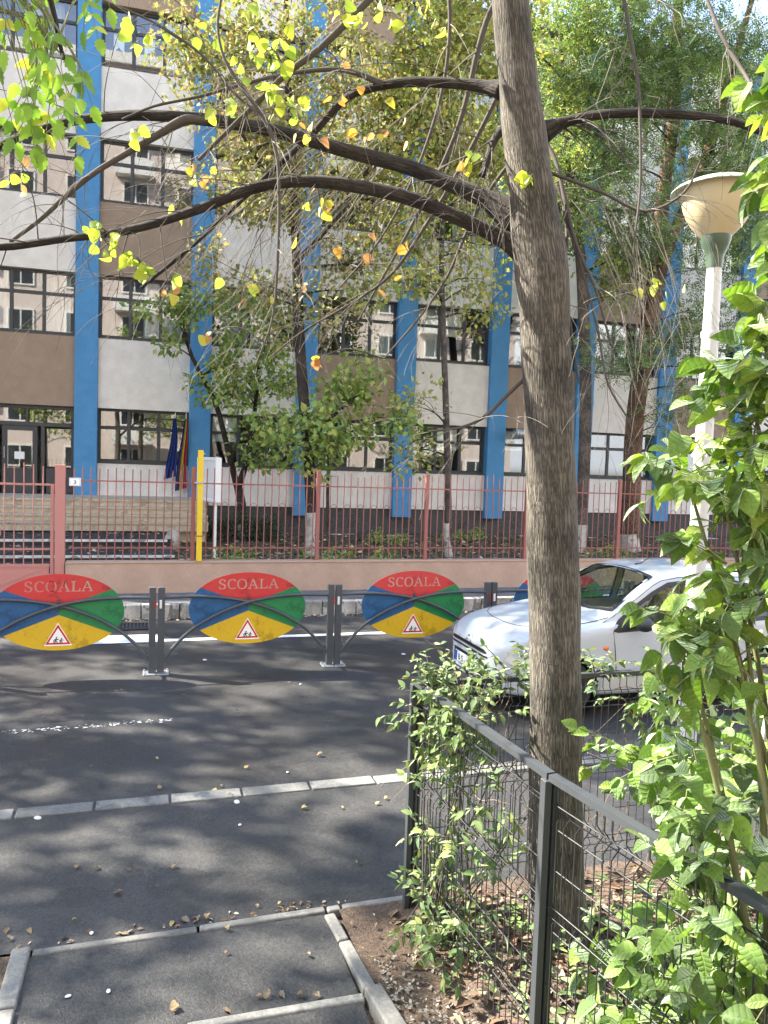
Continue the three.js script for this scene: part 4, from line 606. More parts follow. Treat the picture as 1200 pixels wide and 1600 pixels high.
const GREEN = [[.20, .33, .06], [.26, .39, .07], [.17, .28, .055], [.34, .42, .09], [.42, .45, .10]], OLIVE = [[.26, .29, .06], [.22, .26, .055], [.32, .31, .08], [.36, .29, .10], [.20, .25, .06], [.42, .34, .10]], LINDEN = [[.22, .35, .05], [.28, .40, .06], [.17, .28, .05], [.38, .42, .08]], LOCUST = [[.13, .225, .055], [.17, .27, .06], [.10, .18, .05], [.22, .30, .07]], YELLOWISH = [[.40, .42, .08], [.32, .37, .08], [.50, .46, .10], [.25, .33, .07]];
const yardTrees = 'trees in the school yard';
makeTree({ label: 'small forked tree with dark twin stems beside the notice board', group: yardTrees, bark: M.barkDark, seed: 101, limed: .8, trunk: [[2.52, .4, -20.3, .125], [2.45, 1.23, -20.25, .117], [2.32, 1.81, -20.2, .109]], limbs: [[[2.3, 1.75, -20.2, .09], [1.97, 2.88, -19.9, .073], [1.68, 3.83, -19.8, .065], [1.1, 4.91, -19.8, .048], [.62, 6.29, -19.8, .03]], [[2.35, 1.75, -20.15, .09], [2.51, 2.49, -19.8, .073], [2.63, 3.54, -19.6, .056], [2.72, 4.98, -19.6, .04]]], crown: [[2.65, 4.17, -19.3, 1.2, 1.12, .9], [1.7, 4.27, -19.4, .6, .7, .8], [3.17, 2.75, -19.4, .75, .7, .8], [2.45, 5.58, -19.4, 1.1, .8, .9], [.61, 5.73, -19.5, .8, .7, .9], [1.51, 6.28, -19.5, .8, .6, .9]], leaf: { size: .15, w: .34, colors: GREEN }, perClump: 70, clump: .5, density: 13 });
makeTree({ label: 'tall tree with olive crown and limewashed trunk base behind the second fence post', group: yardTrees, bark: M.barkDark, seed: 102, limed: 1.35, trunk: [[3.49, .4, -16.2, .145], [3.44, 1.36, -16.2, .124], [3.34, 2.73, -16.2, .123], [3.2, 3.8, -16.2, .115], [3.06, 5.4, -16.2, .108], [2.97, 6.71, -16.2, .1], [2.88, 8, -16.2, .093], [2.75, 9.53, -16.2, .079], [2.65, 11.03, -16.2, .065], [2.57, 12.77, -16.2, .04]], limbs: [[[3.3, 2.6, -16.2, .05], [3.6, 3.2, -15.9, .04], [4.3, 3.9, -15.8, .025]], [[3.0, 6.6, -16.2, .06], [3.8, 7.6, -16, .045], [4.8, 9.3, -15.9, .03]], [[2.9, 7.4, -16.2, .055], [2.2, 8.3, -16, .04], [1.3, 9.6, -16, .025]]], crown: [[2.69, 5.63, -16.2, 1.07, .67, 1.2, 1.2], [3.14, 8.69, -16.2, 1.6, 1.2, 1.2], [1.96, 8.39, -16.2, 1.04, 1.04, 1.2], [4.78, 9.59, -16.2, 1.5, 1.5, 1.2], [2.3, 10.59, -16.2, 1.95, .91, 1.2], [5.29, 11.54, -16.2, 1.64, .96, 1.2], [1.14, 11.11, -16.2, 1.01, .63, 1.2], [4.03, 6.83, -16.2, 1.09, .82, 1.2], [3.4, 13.3, -16.2, 2.4, 1.3, 1.8], [1.17, 9.89, -16.2, 1.02, 0.89, 1.1], [4.26, 8.32, -16.2, 1.09, 0.82, 1.1], [3.91, 10.37, -16.2, 1.34, 1.07, 1.1], [0.78, 10.68, -16.2, 0.76, 0.63, 1.1], [2.37, 7.55, -16.2, 0.79, 0.66, 1.1], [1.62, 6.3, -16.2, 0.78, 0.52, 1.1], [5.13, 8.03, -16.2, 0.97, 0.83, 1.1]], leaf: { size: .125, w: .33, colors: OLIVE }, perClump: 72, clump: .58, density: 12 });
makeTree({ label: 'slender pale tree with yellowing leaves between two blue pilasters', group: yardTrees, bark: M.barkGrey, seed: 103, limed: 1.2, trunk: [[6.45, .4, -15.66, .09], [6.35, 2, -15.66, .077], [6.24, 3.66, -15.66, .069], [6.11, 5.3, -15.66, .062], [6, 6.91, -15.66, .055], [6.01, 8.52, -15.66, .048], [6.01, 10.23, -15.66, .035]], crown: [[6.16, 6.53, -15.66, 1.1, .69, .9], [5.27, 7.1, -15.66, .67, .67, .9], [6.7, 7.94, -15.66, .83, .97, .9], [5.91, 9.16, -15.66, 1.22, 1.08, .9], [7.09, 5.94, -15.66, .56, .42, .9], [5.61, 3.88, -15.66, .38, .22, .4], [5.5, 2.73, -15.66, .38, .26, .4], [6.6, 11.2, -15.7, 1.4, 1.1, 1], [5.4, 10.6, -15.7, 1.1, 1.1, 1], [7.3, 9.6, -15.7, .9, 1.0, .9], [6.5, 12.6, -15.7, 1.6, .9, 1], [6.28, 10.67, -15.66, 0.95, 1.22, 0.9], [5.43, 10.26, -15.66, 0.94, 1.07, 0.9], [7.1, 9.07, -15.66, 0.55, 0.97, 0.9], [5.22, 8.54, -15.66, 0.67, 0.8, 0.9], [4.74, 6.25, -15.66, 0.67, 0.54, 0.9]], leaf: { size: .125, w: .33, colors: YELLOWISH }, perClump: 78, clump: .55, density: 14 });
makeTree({ label: 'dark straight tree standing close to the locust tree by the fence', group: yardTrees, bark: M.barkGrey, seed: 104, limed: 1.1, trunk: [[10.42, .4, -16.82, .17], [10.44, 2.37, -16.82, .151], [10.37, 4.58, -16.82, .142], [10.23, 6.13, -16.82, .133], [10, 7.95, -16.82, .124], [9.7, 9.27, -16.82, .108], [9.38, 11.31, -16.82, .076], [9.19, 13.18, -16.82, .05]], crown: [[9.44, 10.13, -16.82, 1.07, 1.38, 1], [9.96, 8.7, -16.82, .93, .93, 1], [10.82, 7.4, -16.82, .79, .79, 1], [8.97, 12.55, -16.82, 1.25, 1.5, 1], [8.2, 9.2, -16.8, .8, .8, .8]], leaf: { size: .11, w: .3, colors: YELLOWISH.concat(LINDEN) }, perClump: 115, clump: .6, density: 12 });
const locust = makeTree({ label: 'big locust tree with red brown bark, forked trunk and feathery leaves', group: yardTrees, bark: M.barkRed, seed: 105, limed: .9, trunk: [[11.91, .3, -16.8, .27], [11.82, 2.09, -16.8, .228], [11.83, 3.71, -16.8, .218], [11.94, 5, -16.8, .21], [12.06, 5.97, -16.8, .21], [12.1, 6.61, -16.8, .2]], limbs: [[[12.1, 6.2, -16.8, .18], [12.22, 8.2, -16.8, .169], [12.29, 9.47, -16.8, .16], [12.45, 11.05, -16.8, .152], [12.44, 13.36, -16.8, .143], [12.4, 15.63, -16.8, .08]], [[12.0, 6.1, -16.7, .16], [12.32, 7.85, -16.6, .143], [12.77, 9, -16.6, .136], [13.38, 10.49, -16.6, .129], [13.92, 12.46, -16.6, .113], [14.46, 14.43, -16.6, .06]]], crown: [[10.85, 11.38, -16.4, 1.68, 1.68, 1.4], [9.55, 11.44, -16.4, 1.04, 1.79, 1.2], [13.11, 10.53, -16.4, 1.43, 1.43, 1.2], [11.26, 7.9, -16.4, 1.4, 1.24, 1.2], [10.87, 5.19, -16.0, .86, .6, 1], [13.05, 5.99, -16.2, 1.12, .9, 1.2], [14.13, 12.4, -16.4, .96, 1.76, 1.2], [11.44, 13.26, -16.4, 1.83, 1.2, 1.4], [12.8, 4.2, -16.2, .8, .7, .8], [13.88, 7.97, -16.4, 1.13, 1.29, 1.2], [12.2, 15.2, -16.4, 2.6, 1.2, 2], [10.24, 9.8, -16.4, 1.21, 1.21, 1.2], [11.88, 12.15, -16.4, 1.08, 1.08, 1.2], [9.89, 12.81, -16.4, 1.34, 1.04, 1.2], [12.79, 12.47, -16.4, 1.1, 1.25, 1.2], [9.12, 8.47, -16.4, 0.75, 0.9, 1.2], [14.15, 9.59, -16.4, 0.97, 1.29, 1.2]], leaf: { kind: 'pinnate', size: .21, w: .3, colors: LOCUST }, perClump: 50, clump: .65, density: 13 });
makeTree({ label: 'bushy locust tree beyond the street lamp with feathery dark leaves', group: yardTrees, bark: M.barkRed, seed: 106, trunk: [[17.4, .4, -17.2, .25], [17.2, 4, -17.2, .2], [16.9, 8, -17.2, .15], [16.7, 12, -17.2, .08]], crown: [[15.73, 10.16, -17.5, 1.6, 2.3, 1.4], [16.28, 5.9, -17.3, 1.5, 1.7, 1.2], [17.6, 8, -17.5, 1.9, 3, 1.4], [15.6, 13, -17.5, 1.8, 1.4, 1.4]], leaf: { kind: 'pinnate', size: .21, w: .3, colors: LOCUST }, perClump: 48, clump: .5, density: 8 });
makeTree({ label: 'thin stemmed sapling holding the lower greener crown split off from the limewashed tree', group: yardTrees, bark: M.barkGrey, seed: 107, trunk: [[4.11, .4, -17.3, .05], [4.04, 1.2, -17.2, .042], [3.95, 2.2, -16.9, .036], [3.9, 3.2, -16.5, .028], [3.85, 4.1, -16.3, .014]], crown: [[3.15, 3.43, -16.1, .95, .75, 1], [4.2, 3.9, -16.1, .9, .6, 1], [4.75, 3.3, -16.1, .7, .4, 1], [3.7, 2.6, -16.2, .6, .35, .7]], leaf: { size: .16, w: .34, colors: GREEN }, perClump: 72, clump: .5, density: 13 });  // low foliage of the limewashed tree, coloured greener by height, on its own stem
// street trees beyond the frame whose crowns shade the road
const shadeTrees = 'tall trees along the school side of the street';
[[-11.3, -13.9, 12.2, 2.8, 201, 'tall leafy street tree beyond the school gate'], [-9.4, -12.4, 10.0, 2.3, 205, 'street tree on the pavement just past the school gate', [[-8.9, 9.3, -10.0, 1.9, 1.3, 1.7], [-8.0, 8.6, -8.7, 1.4, 1.0, 1.3]]], [-14.3, -12.8, 9.6, 2.8, 202, 'leafy street tree farther along past the gate', [[-12.5, 8.8, -10.0, 1.8, 1.3, 1.8]]], [-7.8, -15.2, 13.4, 2.8, 203, 'very tall tree rising over the school entrance', [[-7.8, 13.4, -15.1, 2.2, 1.6, 2.2], [-7.2, 12.2, -14.6, 1.8, 1.2, 1.8]]], [-11.2, -17.7, 13.4, 3.1, 206, 'tall tree in the yard above the asphalt terraces'], [-16.6, -16, 12.6, 3.2, 204, 'tall tree at the far end of the school yard'], [-9.0, -19.6, 14.6, 2.8, 207, 'tall tree close to the school wall past the entrance']].forEach(([x, z, h, r, seed, label, more = []]) => makeTree({ label, group: shadeTrees, bark: M.barkGrey, seed, trunk: [[x, .4, z, .2], [x + .1, h * .35, z, .17], [x - .1, h * .7, z + .1, .11], [x, h, z, .05]], crown: [[x, h, z, r, r * .8, r], [x + r * .25, h - .9, z + .5, r * .7, r * .6, r * .7], [x - r * .5, h - 1.6, z - .4, r * .7, r * .6, r * .7], ...more], leaf: { size: .16, w: .34, colors: LINDEN }, perClump: 85, clump: .5, density: 3.1 }));
// trees behind the camera, mirrored in the lower windows
[[-8, 7.5, 9.5, 301, 'leafy garden tree in front of the apartment block'], [-2.5, 9, 10.5, 304, 'tall garden tree before the middle of the apartment block'], [4.5, 8, 9.5, 302, 'garden tree beside the apartment block entrance'], [10, 8.5, 10, 305, 'broad garden tree near the corner of the apartment block'], [16, 7.5, 9, 303, 'round garden tree at the end of the apartment block']].forEach(([x, z, h, seed, label]) => makeTree({ label, group: 'garden trees before the apartment block', bark: M.barkGrey, seed, trunk: [[x, 0, z, .18], [x, h * .4, z, .14], [x, h * .9, z, .06]], crown: [[x, h * .78, z, 2.8, 2.6, 2.2], [x + 1, h * .5, z, 1.9, 1.6, 1.6]], leaf: { size: .19, w: .36, colors: LINDEN }, perClump: 60, clump: .7, density: 5.5 }));

// ---------- the big tree by the garden fence ----------
const LIMB = {
trunk:[[2.097,-0.043,-3.4,0.1536],[2.076,0.219,-3.4,0.1395],[2.041,0.733,-3.4,0.1331],[2.014,1.237,-3.4,0.1302],[1.98,1.731,-3.4,0.1288],[1.94,2.215,-3.4,0.1243],[1.9,2.688,-3.4,0.1214],[1.858,3.09,-3.4,0.1186],[1.827,3.363,-3.4,0.1302],[1.785,3.57,-3.4,0.1201],[1.738,3.804,-3.4,0.1069],[1.693,4.035,-3.4,0.1001],[1.647,4.291,-3.4,0.0902],[1.595,4.599,-3.4,0.0834],[1.55,4.931,-3.4,0.0767],[1.494,5.42,-3.4,0.0641],[1.444,5.952,-3.4,0.0488]],
L1:[[1.8,3.662,-3.589,0.0982],[1.647,3.787,-3.69,0.0485],[1.474,3.881,-3.795,0.0373],[1.298,3.969,-3.901,0.0378],[0.989,4.065,-4.049,0.0359],[0.641,4.172,-4.21,0.034],[0.318,4.237,-4.36,0.032],[-0.011,4.272,-4.51,0.0277],[-0.346,4.257,-4.659,0.0245],[-0.586,4.207,-4.775,0.0224],[-0.795,4.129,-4.881,0.0214],[-1.112,3.965,-5.015,0.0169]],
L2:[[1.842,3.522,-3.567,0.0941],[1.714,3.562,-3.585,0.0455],[1.581,3.615,-3.606,0.0342],[1.236,3.741,-3.697,0.033],[0.927,3.791,-3.773,0.0325],[0.712,3.791,-3.816,0.0291],[0.5,3.744,-3.855,0.0259],[0.203,3.611,-3.915,0.0226],[-0.09,3.501,-3.975,0.0194],[-0.38,3.445,-4.038,0.0183],[-0.609,3.394,-4.082,0.0181],[-0.662,3.382,-4.073,0.016],[-0.915,3.349,-4.126,0.014]],
L1b:[[0.334,4.231,-4.348,0.0189],[0.258,4.228,-4.361,0.0213],[0.185,4.224,-4.373,0.0283],[0.056,4.144,-4.398,0.0218],[-0.105,4.032,-4.43,0.0167],[-0.266,3.92,-4.463,0.0154],[-0.393,3.804,-4.485,0.0142],[-0.551,3.643,-4.514,0.0118],[-0.692,3.524,-4.54,0.0094]],
L3:[[1.722,4.333,-3.678,0.0563],[1.652,4.376,-3.76,0.0327],[1.547,4.415,-3.852,0.0257],[1.31,4.443,-3.986,0.0248],[1.164,4.44,-4.088,0.0228],[1.064,4.428,-4.176,0.0219],[0.978,4.37,-4.257,0.0209],[0.874,4.253,-4.339,0.0187],[0.698,4.086,-4.441,0.0164],[0.518,3.91,-4.543,0.0141],[0.246,3.642,-4.668,0.0116],[-0.033,3.404,-4.798,0.0079]],
L3b:[[1.188,4.438,-4.051,0.0188],[1.06,4.495,-4.104,0.015],[0.948,4.519,-4.15,0.012],[0.705,4.491,-4.233,0.0108],[0.478,4.432,-4.309,0.0096],[0.25,4.36,-4.385,0.0084],[0.021,4.304,-4.462,0.0072],[-0.142,4.233,-4.518,0.0048]],
L4:[[1.068,4.743,-3.699,0.0255],[0.998,4.653,-3.724,0.0197],[0.782,4.419,-3.785,0.0162],[0.638,4.301,-3.832,0.0152],[0.493,4.148,-3.876,0.013],[0.363,4.013,-3.917,0.0109],[0.231,3.872,-3.958,0.0087]],
L5:[[1.911,4.129,-3.605,0.0563],[1.975,4.162,-3.561,0.032],[2.038,4.179,-3.516,0.0235],[2.207,4.203,-3.439,0.0223],[2.464,4.198,-3.331,0.021],[2.658,4.172,-3.243,0.0198],[2.73,4.145,-3.192,0.0186],[2.831,4.091,-3.131,0.0174],[3.018,3.998,-3.04,0.0151]],
L6:[[1.893,4.059,-3.554,0.0131],[1.918,3.951,-3.487,0.0118],[1.931,3.777,-3.419,0.0106],[1.967,3.515,-3.338,0.0088],[2.031,3.291,-3.252,0.0072],[2.078,3.013,-3.166,0.0051]],
L6b:[[1.927,3.843,-3.53,0.0131],[1.955,3.802,-3.487,0.0119],[1.972,3.635,-3.439,0.0107],[1.948,3.375,-3.399,0.0085],[1.969,3.09,-3.342,0.0063],[1.992,2.84,-3.287,0.0042]],
L7:[[1.698,4.114,-3.566,0.032],[1.628,4.052,-3.545,0.0213],[1.581,3.966,-3.515,0.0174],[1.545,3.879,-3.481,0.0161],[1.51,3.806,-3.448,0.0149]],
L8:[[1.952,4.674,-3.102,0.0096],[1.991,4.501,-3.072,0.0086],[2.016,4.329,-3.045,0.0081],[2.043,4.158,-3.018,0.0076],[2.053,3.959,-2.995,0.0067],[2.053,3.649,-2.968,0.0057],[2.026,3.367,-2.951,0.0046],[2.051,3.143,-2.921,0.003]],
L9:[[1.846,5.044,-3.999,0.019],[1.781,4.924,-4.051,0.018],[1.732,4.713,-4.093,0.0169],[1.715,4.571,-4.128,0.0159],[1.665,4.335,-4.168,0.0148],[1.595,4.13,-4.216,0.0124],[1.472,3.845,-4.276,0.01],[1.312,3.518,-4.344,0.0076],[1.184,3.261,-4.407,0.0051]],
L10:[[1.582,5.167,-4.195,0.0122],[1.615,4.911,-4.221,0.0113],[1.61,4.646,-4.258,0.0105],[1.562,4.374,-4.308,0.0096],[1.459,4.055,-4.372,0.0082],[1.299,3.727,-4.454,0.0067],[1.098,3.466,-4.552,0.0052]],
L11:[[1.784,4.409,-3.926,0.0141],[1.724,4.255,-3.987,0.0131],[1.63,4.044,-4.055,0.012],[1.466,3.735,-4.14,0.0102],[1.314,3.491,-4.224,0.0086],[1.139,3.351,-4.322,0.0065],[0.854,3.166,-4.452,0.005],[0.687,3.019,-4.548,0.0036]],
L12:[[1.848,4.064,-3.831,0.0116],[1.77,3.939,-3.889,0.0108],[1.673,3.742,-3.949,0.0099],[1.576,3.47,-4.004,0.0081],[1.459,3.263,-4.069,0.0063],[1.271,3.014,-4.154,0.0039]],
L13:[[1.818,2.9,-3.451,0.0095],[1.673,2.758,-3.461,0.0094],[1.589,2.675,-3.456,0.0081],[1.461,2.613,-3.465,0.0068],[1.304,2.588,-3.487,0.0049]],
L14:[[1.932,3.683,-3.413,0.0085],[2.007,3.329,-3.301,0.0075],[2.034,3.075,-3.21,0.0062],[2.045,2.829,-3.126,0.0048],[2.109,2.651,-3.029,0.0036]],
L15:[[1.845,3.849,-3.398,0.0092],[2.053,3.747,-3.274,0.0079],[2.226,3.646,-3.161,0.0072],[2.363,3.724,-3.07,0.0059],[2.397,3.853,-3.015,0.0041]],
L16:[[2.07,4.271,-2.62,0.0068],[2.084,4.086,-2.533,0.0075],[2.107,3.932,-2.446,0.0065],[2.085,3.851,-2.378,0.0055]],
L17:[[0.303,4.505,-3.713,0.0059],[0.291,4.388,-3.71,0.0059],[0.321,4.244,-3.691,0.0069],[0.406,4.102,-3.655,0.0079],[0.505,3.96,-3.615,0.0089],[0.555,3.816,-3.59,0.0089],[0.568,3.642,-3.575,0.0079],[0.567,3.352,-3.557,0.0067],[0.546,3.06,-3.545,0.0052],[0.479,2.855,-3.552,0.004]],
L18:[[-0.217,4.546,-3.984,0.0051],[-0.145,4.518,-3.96,0.0051],[0.042,4.435,-3.896,0.0053],[0.244,4.293,-3.823,0.0061],[0.36,4.148,-3.777,0.0061],[0.534,4.004,-3.714,0.0061]],

};
{
  const o = [2.1, .03, -3.4], t = thing('linden_tree', 'big grey barked tree rising behind the wire fence with long bare limbs', 'tree', o), rel = P => P.map(p => [p[0] - o[0], p[1] - o[1], p[2] - o[2], p[3]]), g = rngOf(77);
  const tk = LIMB.trunk.map(p => [...p]); tk.unshift([2.1, -.12, -3.4, .25]); tk[1][3] = .19; tk[2][3] = .148; mesh('trunk', tube(rel(tk), 36, 8, .03), M.bark, t);
  const twg = { dark: [], pale: [] };
  const droop = (p, dir, len, r, lvl, bag) => { // a thin twig that bends down, with side twigs
    const P = [], n = 5; let q = p.clone(), d = dir.clone().normalize(); for (let i = 0; i <= n; i++) { P.push([q.x, q.y, q.z, Math.max(.0009, r * (1 - .8 * i / n))]); d.y -= .10 + .06 * g(); d.x += (g() - .5) * .3; d.z += (g() - .5) * .3; d.normalize(); q = q.clone().addScaledVector(d, len / n); if (lvl > 0 && i > 0 && i < n && g() < .8) droop(q, d.clone().addScaledVector(rvec(g), .8), len * (.35 + .3 * g()), r * .55, lvl - 1, bag); }
    bag.push(tube(rel(P), lvl ? 5 : 3, 2));
  };
  for (const k of Object.keys(LIMB)) if (k !== 'trunk') {
    const P = LIMB[k], big = P[0][3] > .03, br = mesh('branch', tube(rel(P), big ? 14 : 7, 4, big ? .05 : .03), big ? M.barkDark : M.twig, t);
    const bag = [], n = Math.round(P.length * (big ? 2.0 : 1.3)); for (let i = 0; i < n; i++) { const f = .12 + .86 * g(), x = f * (P.length - 1), a = Math.floor(x), fr = x - a, A = P[a], B = P[Math.min(P.length - 1, a + 1)], p = V(A[0] + (B[0] - A[0]) * fr, A[1] + (B[1] - A[1]) * fr, A[2] + (B[2] - A[2]) * fr), d = V(B[0] - A[0], B[1] - A[1], B[2] - A[2]).normalize().multiplyScalar(.7).addScaledVector(rvec(g), .8); if (d.y > .3) d.y *= .4; droop(p, d, big ? .25 + .5 * g() : .2 + .3 * g(), Math.min(A[3] * .3, .0038), 1, bag); }
    if (bag.length) { const m = mesh('twigs', merge(bag), big ? M.twig : M.twigPale, br); m.userData.kind = 'stuff'; }
  }
  { // curtain of fine drooping twigs in front of the yard trees and beside the trunk
    const bag = []; for (let i = 0; i < 34; i++) { const f = g(), p = V(.55 + 1.0 * f, 4.55 - .5 * g() - .35 * (1 - f), -4.15 - .5 * g()); droop(p, V(-.55 - .3 * g(), -.45 - .5 * g(), .1 * (g() - .5)), .5 + .75 * g(), .0022, 1, bag); }
    for (let i = 0; i < 22; i++) droop(V(2.0 + .55 * g(), 3.95 - .6 * g(), -3.3 - .25 * g()), V(.25 + .5 * g(), -.7 - .3 * g(), .1), .45 + .5 * g(), .0021, 1, bag);
    const m = mesh('hanging_twigs', merge(bag), M.twigPale, t); m.userData.kind = 'stuff';
  }
  // above the frame: the crown of the tree
  const cs = []; for (let i = 0; i < 90; i++) { const v = rvec(g), u = Math.pow(g(), .4); cs.push({ p: V(1.4 + v.x * 2.6 * u, 7.4 + v.y * 1.5 * u, -3.6 + v.z * 2.2 * u), r: .4, n: 26 }); }
  mesh('crown', crownMesh(cs, t.position, { size: .09, w: .42, colors: [[.45, .55, .04], [.3, .42, .05], [.55, .5, .06]] }, g), M.leafV, t);
  // sparse yellow green leaves left on the limbs: [x, y, z, spread, count, palette]
  const items = [], C = [[.54, 4.30, -3.73, .17, 34, 0], [.62, 4.12, -3.73, .10, 10, 0], [.87, 4.52, -3.64, .09, 8, 0], [.44, 4.5, -3.67, .08, 6, 0], [.32, 4.07, -3.79, .08, 6, 0], [-.05, 4.0, -4.11, .05, 4, 0], [-.19, 3.42, -3.9, .10, 14, 0], [-.03, 3.33, -3.86, .08, 10, 0], [.15, 3.62, -4.02, .04, 3, 0], [.23, 3.8, -3.9, .07, 6, 2], [1.48, 3.9, -3.52, .05, 6, 1], [1.68, 3.76, -3.30, .035, 4, 0], [-.07, 4.26, -3.6, .09, 6, 0], [1.04, 4.53, -3.59, .10, 8, 0], [.27, 2.99, -3.63, .03, 3, 1], [.85, 2.96, -3.97, .04, 4, 1], [.81, 3.72, -3.82, .10, 7, 1], [.75, 4.05, -3.9, .14, 9, 2], [-.55, 3.69, -3.93, .10, 7, 1], [.1, 3.2, -3.8, .10, 5, 1], [.95, 4.3, -3.9, .2, 8, 2], [1.2, 4.2, -4.1, .2, 7, 2], [.6, 3.3, -3.9, .3, 8, 1], [1.1, 3.45, -3.9, .25, 7, 2], [.2, 4.42, -3.9, .15, 5, 0], [2.5, 3.35, -3.4, .12, 6, 1], [1.3, 4.6, -3.7, .12, 6, 0]];
  const pal = [[0, 2, 2, 0], [1, 0, 2, 4], [3, 3, 4, 1]];
  const stalks = [], limbPts = []; for (const k of Object.keys(LIMB)) if (k !== 'trunk') LIMB[k].forEach((p, i, P) => { limbPts.push(p); if (i) limbPts.push([(p[0] + P[i - 1][0]) / 2, (p[1] + P[i - 1][1]) / 2, (p[2] + P[i - 1][2]) / 2]); });
  for (const [x, y, z, s] of C) { let best = limbPts[0], bd = 9; for (const q of limbPts) { const d = Math.hypot(q[0] - x, q[1] - y, q[2] - z); if (d < bd) { bd = d; best = q; } } stalks.push(tube(rel([[best[0], best[1], best[2], .0034], [(best[0] + x) / 2 + (g() - .5) * .06, (best[1] + y) / 2 + .05, (best[2] + z) / 2 + (g() - .5) * .06, .0028], [x, y, z, .002]]), 5, 4)); }
  for (const [x, y, z, s, n, k] of C) for (let i = 0; i < n; i++) { const p = V(x, y, z).addScaledVector(rvec(g), s * Math.pow(g(), .5)), d = rvec(g).multiplyScalar(.7); stalks.push(tube(rel([[x, y, z, .0014], [(x + p.x) / 2, (y + p.y) / 2 + .02, (z + p.z) / 2, .0012], [p.x, p.y, p.z, .0009]]), 3, 2)); d.y -= .75; const nr = rvec(g); nr.z += .6; const mt = pal[k][Math.floor(g() * 4)]; items.push({ p, g: LEAF.linden[Math.floor(g() * 3)], mat: M.yellowLeaf[mt], m: leafMatrix(p, d, nr, (mt > 2 ? .45 : .52) + .36 * g()) }); }
  mesh('leaf_stalks', merge(stalks), M.twig, t).userData.kind = 'stuff'; addLeaves(t, items, 300);
}
// ---------- box elder whose branch hangs in at the upper corner ----------
{
  const o = [-2.7, 0, -3.4], t = thing('elder_tree', 'box elder whose low branch of serrated leaves hangs over the footpath', 'tree', o), g = rngOf(88), rel = P => P.map(p => [p[0] - o[0], p[1] - o[1], p[2] - o[2], p[3]]);
  mesh('trunk', tube(rel([[-2.7, -.1, -3.4, .19], [-2.65, 1.5, -3.4, .15], [-2.6, 3.2, -3.35, .13], [-2.7, 5, -3.3, .1], [-2.8, 7.2, -3.3, .05]]), 16, 4, .04), M.bark, t);
  const B = [[-2.62, 3.3, -3.35, .06], [-1.9, 4.0, -3.2, .045], [-1.1, 4.35, -3.0, .03], [-.6, 4.25, -2.95, .02], [-.35, 4.0, -2.92, .012], [-.28, 3.75, -2.9, .006]];
  mesh('branch', tube(rel(B), 8, 4), M.barkDark, t);
  const items = [], bag = [], lf = (p, axis, n) => { // compound leaf: stalk with opposite leaflets
    const L = .1 + .04 * n, e = p.clone().addScaledVector(axis, L); bag.push(tube(rel([[p.x, p.y, p.z, .0016], [e.x, e.y, e.z, .0012]]), 4, 1)); const nr = rvec(g).multiplyScalar(.5).add(V(0, .3, .8)); const side = V(0, 0, 0).crossVectors(axis, nr).normalize();
    for (let k = 0; k < n; k++) { const q = p.clone().addScaledVector(axis, L * (.25 + .75 * k / n)); for (const s of [-1, 1]) { const d = axis.clone().multiplyScalar(.75).addScaledVector(side, s * .8); d.y -= .15; items.push({ p: q, g: LEAF.elder[Math.floor(g() * 3)], mat: M.greenLeaf[[0, 0, 1, 0, 1, 2][Math.floor(g() * 6)]], m: leafMatrix(q, d, nr, .5 + .3 * g()) }); } }
    items.push({ p: e, g: LEAF.elder[0], mat: M.greenLeaf[g() < .6 ? 0 : 1], m: leafMatrix(e, axis, nr, .75) });
  };
  for (const [x, y, z, n, s] of [[-.45, 4.05, -2.95, 9, .13], [-.36, 3.85, -2.92, 9, .12], [-.28, 3.68, -2.9, 8, .08], [-.42, 3.62, -2.92, 5, .06], [-.3, 4.15, -3.0, 7, .12], [-.52, 3.85, -2.95, 6, .08], [-.7, 4.3, -3, 6, .2], [-1.1, 4.3, -3, 8, .3]]) for (let i = 0; i < n; i++) { const p = V(x, y, z).addScaledVector(rvec(g), s); const ax = rvec(g).multiplyScalar(.45); ax.y -= .9; ax.normalize(); lf(p, ax, 1 + Math.floor(g() * 2.4)); const tgt = V(...B[3].slice(0, 3)).lerp(V(...B[5].slice(0, 3)), g()); bag.push(tube(rel([[tgt.x, tgt.y, tgt.z, .003], [(tgt.x + p.x) / 2, (tgt.y + p.y) / 2 + .03, (tgt.z + p.z) / 2, .0025], [p.x, p.y, p.z, .0016]]), 4, 2)); }
  const m = mesh('stalks', merge(bag), M.twigGreen, t); m.userData.kind = 'stuff';
  addLeaves(t, items, 300);
  const cs = []; for (let i = 0; i < 120; i++) { const v = rvec(g), u = Math.pow(g(), .4); cs.push({ p: V(-3.2 + v.x * 1.9 * u, 6.6 + v.y * 1.5 * u, -3.5 + v.z * 2 * u), r: .4, n: 26 }); } mesh('crown', crownMesh(cs, t.position, { size: .12, w: .3, colors: [[.2, .34, .04], [.12, .25, .03]] }, g), M.leafV, t);
}
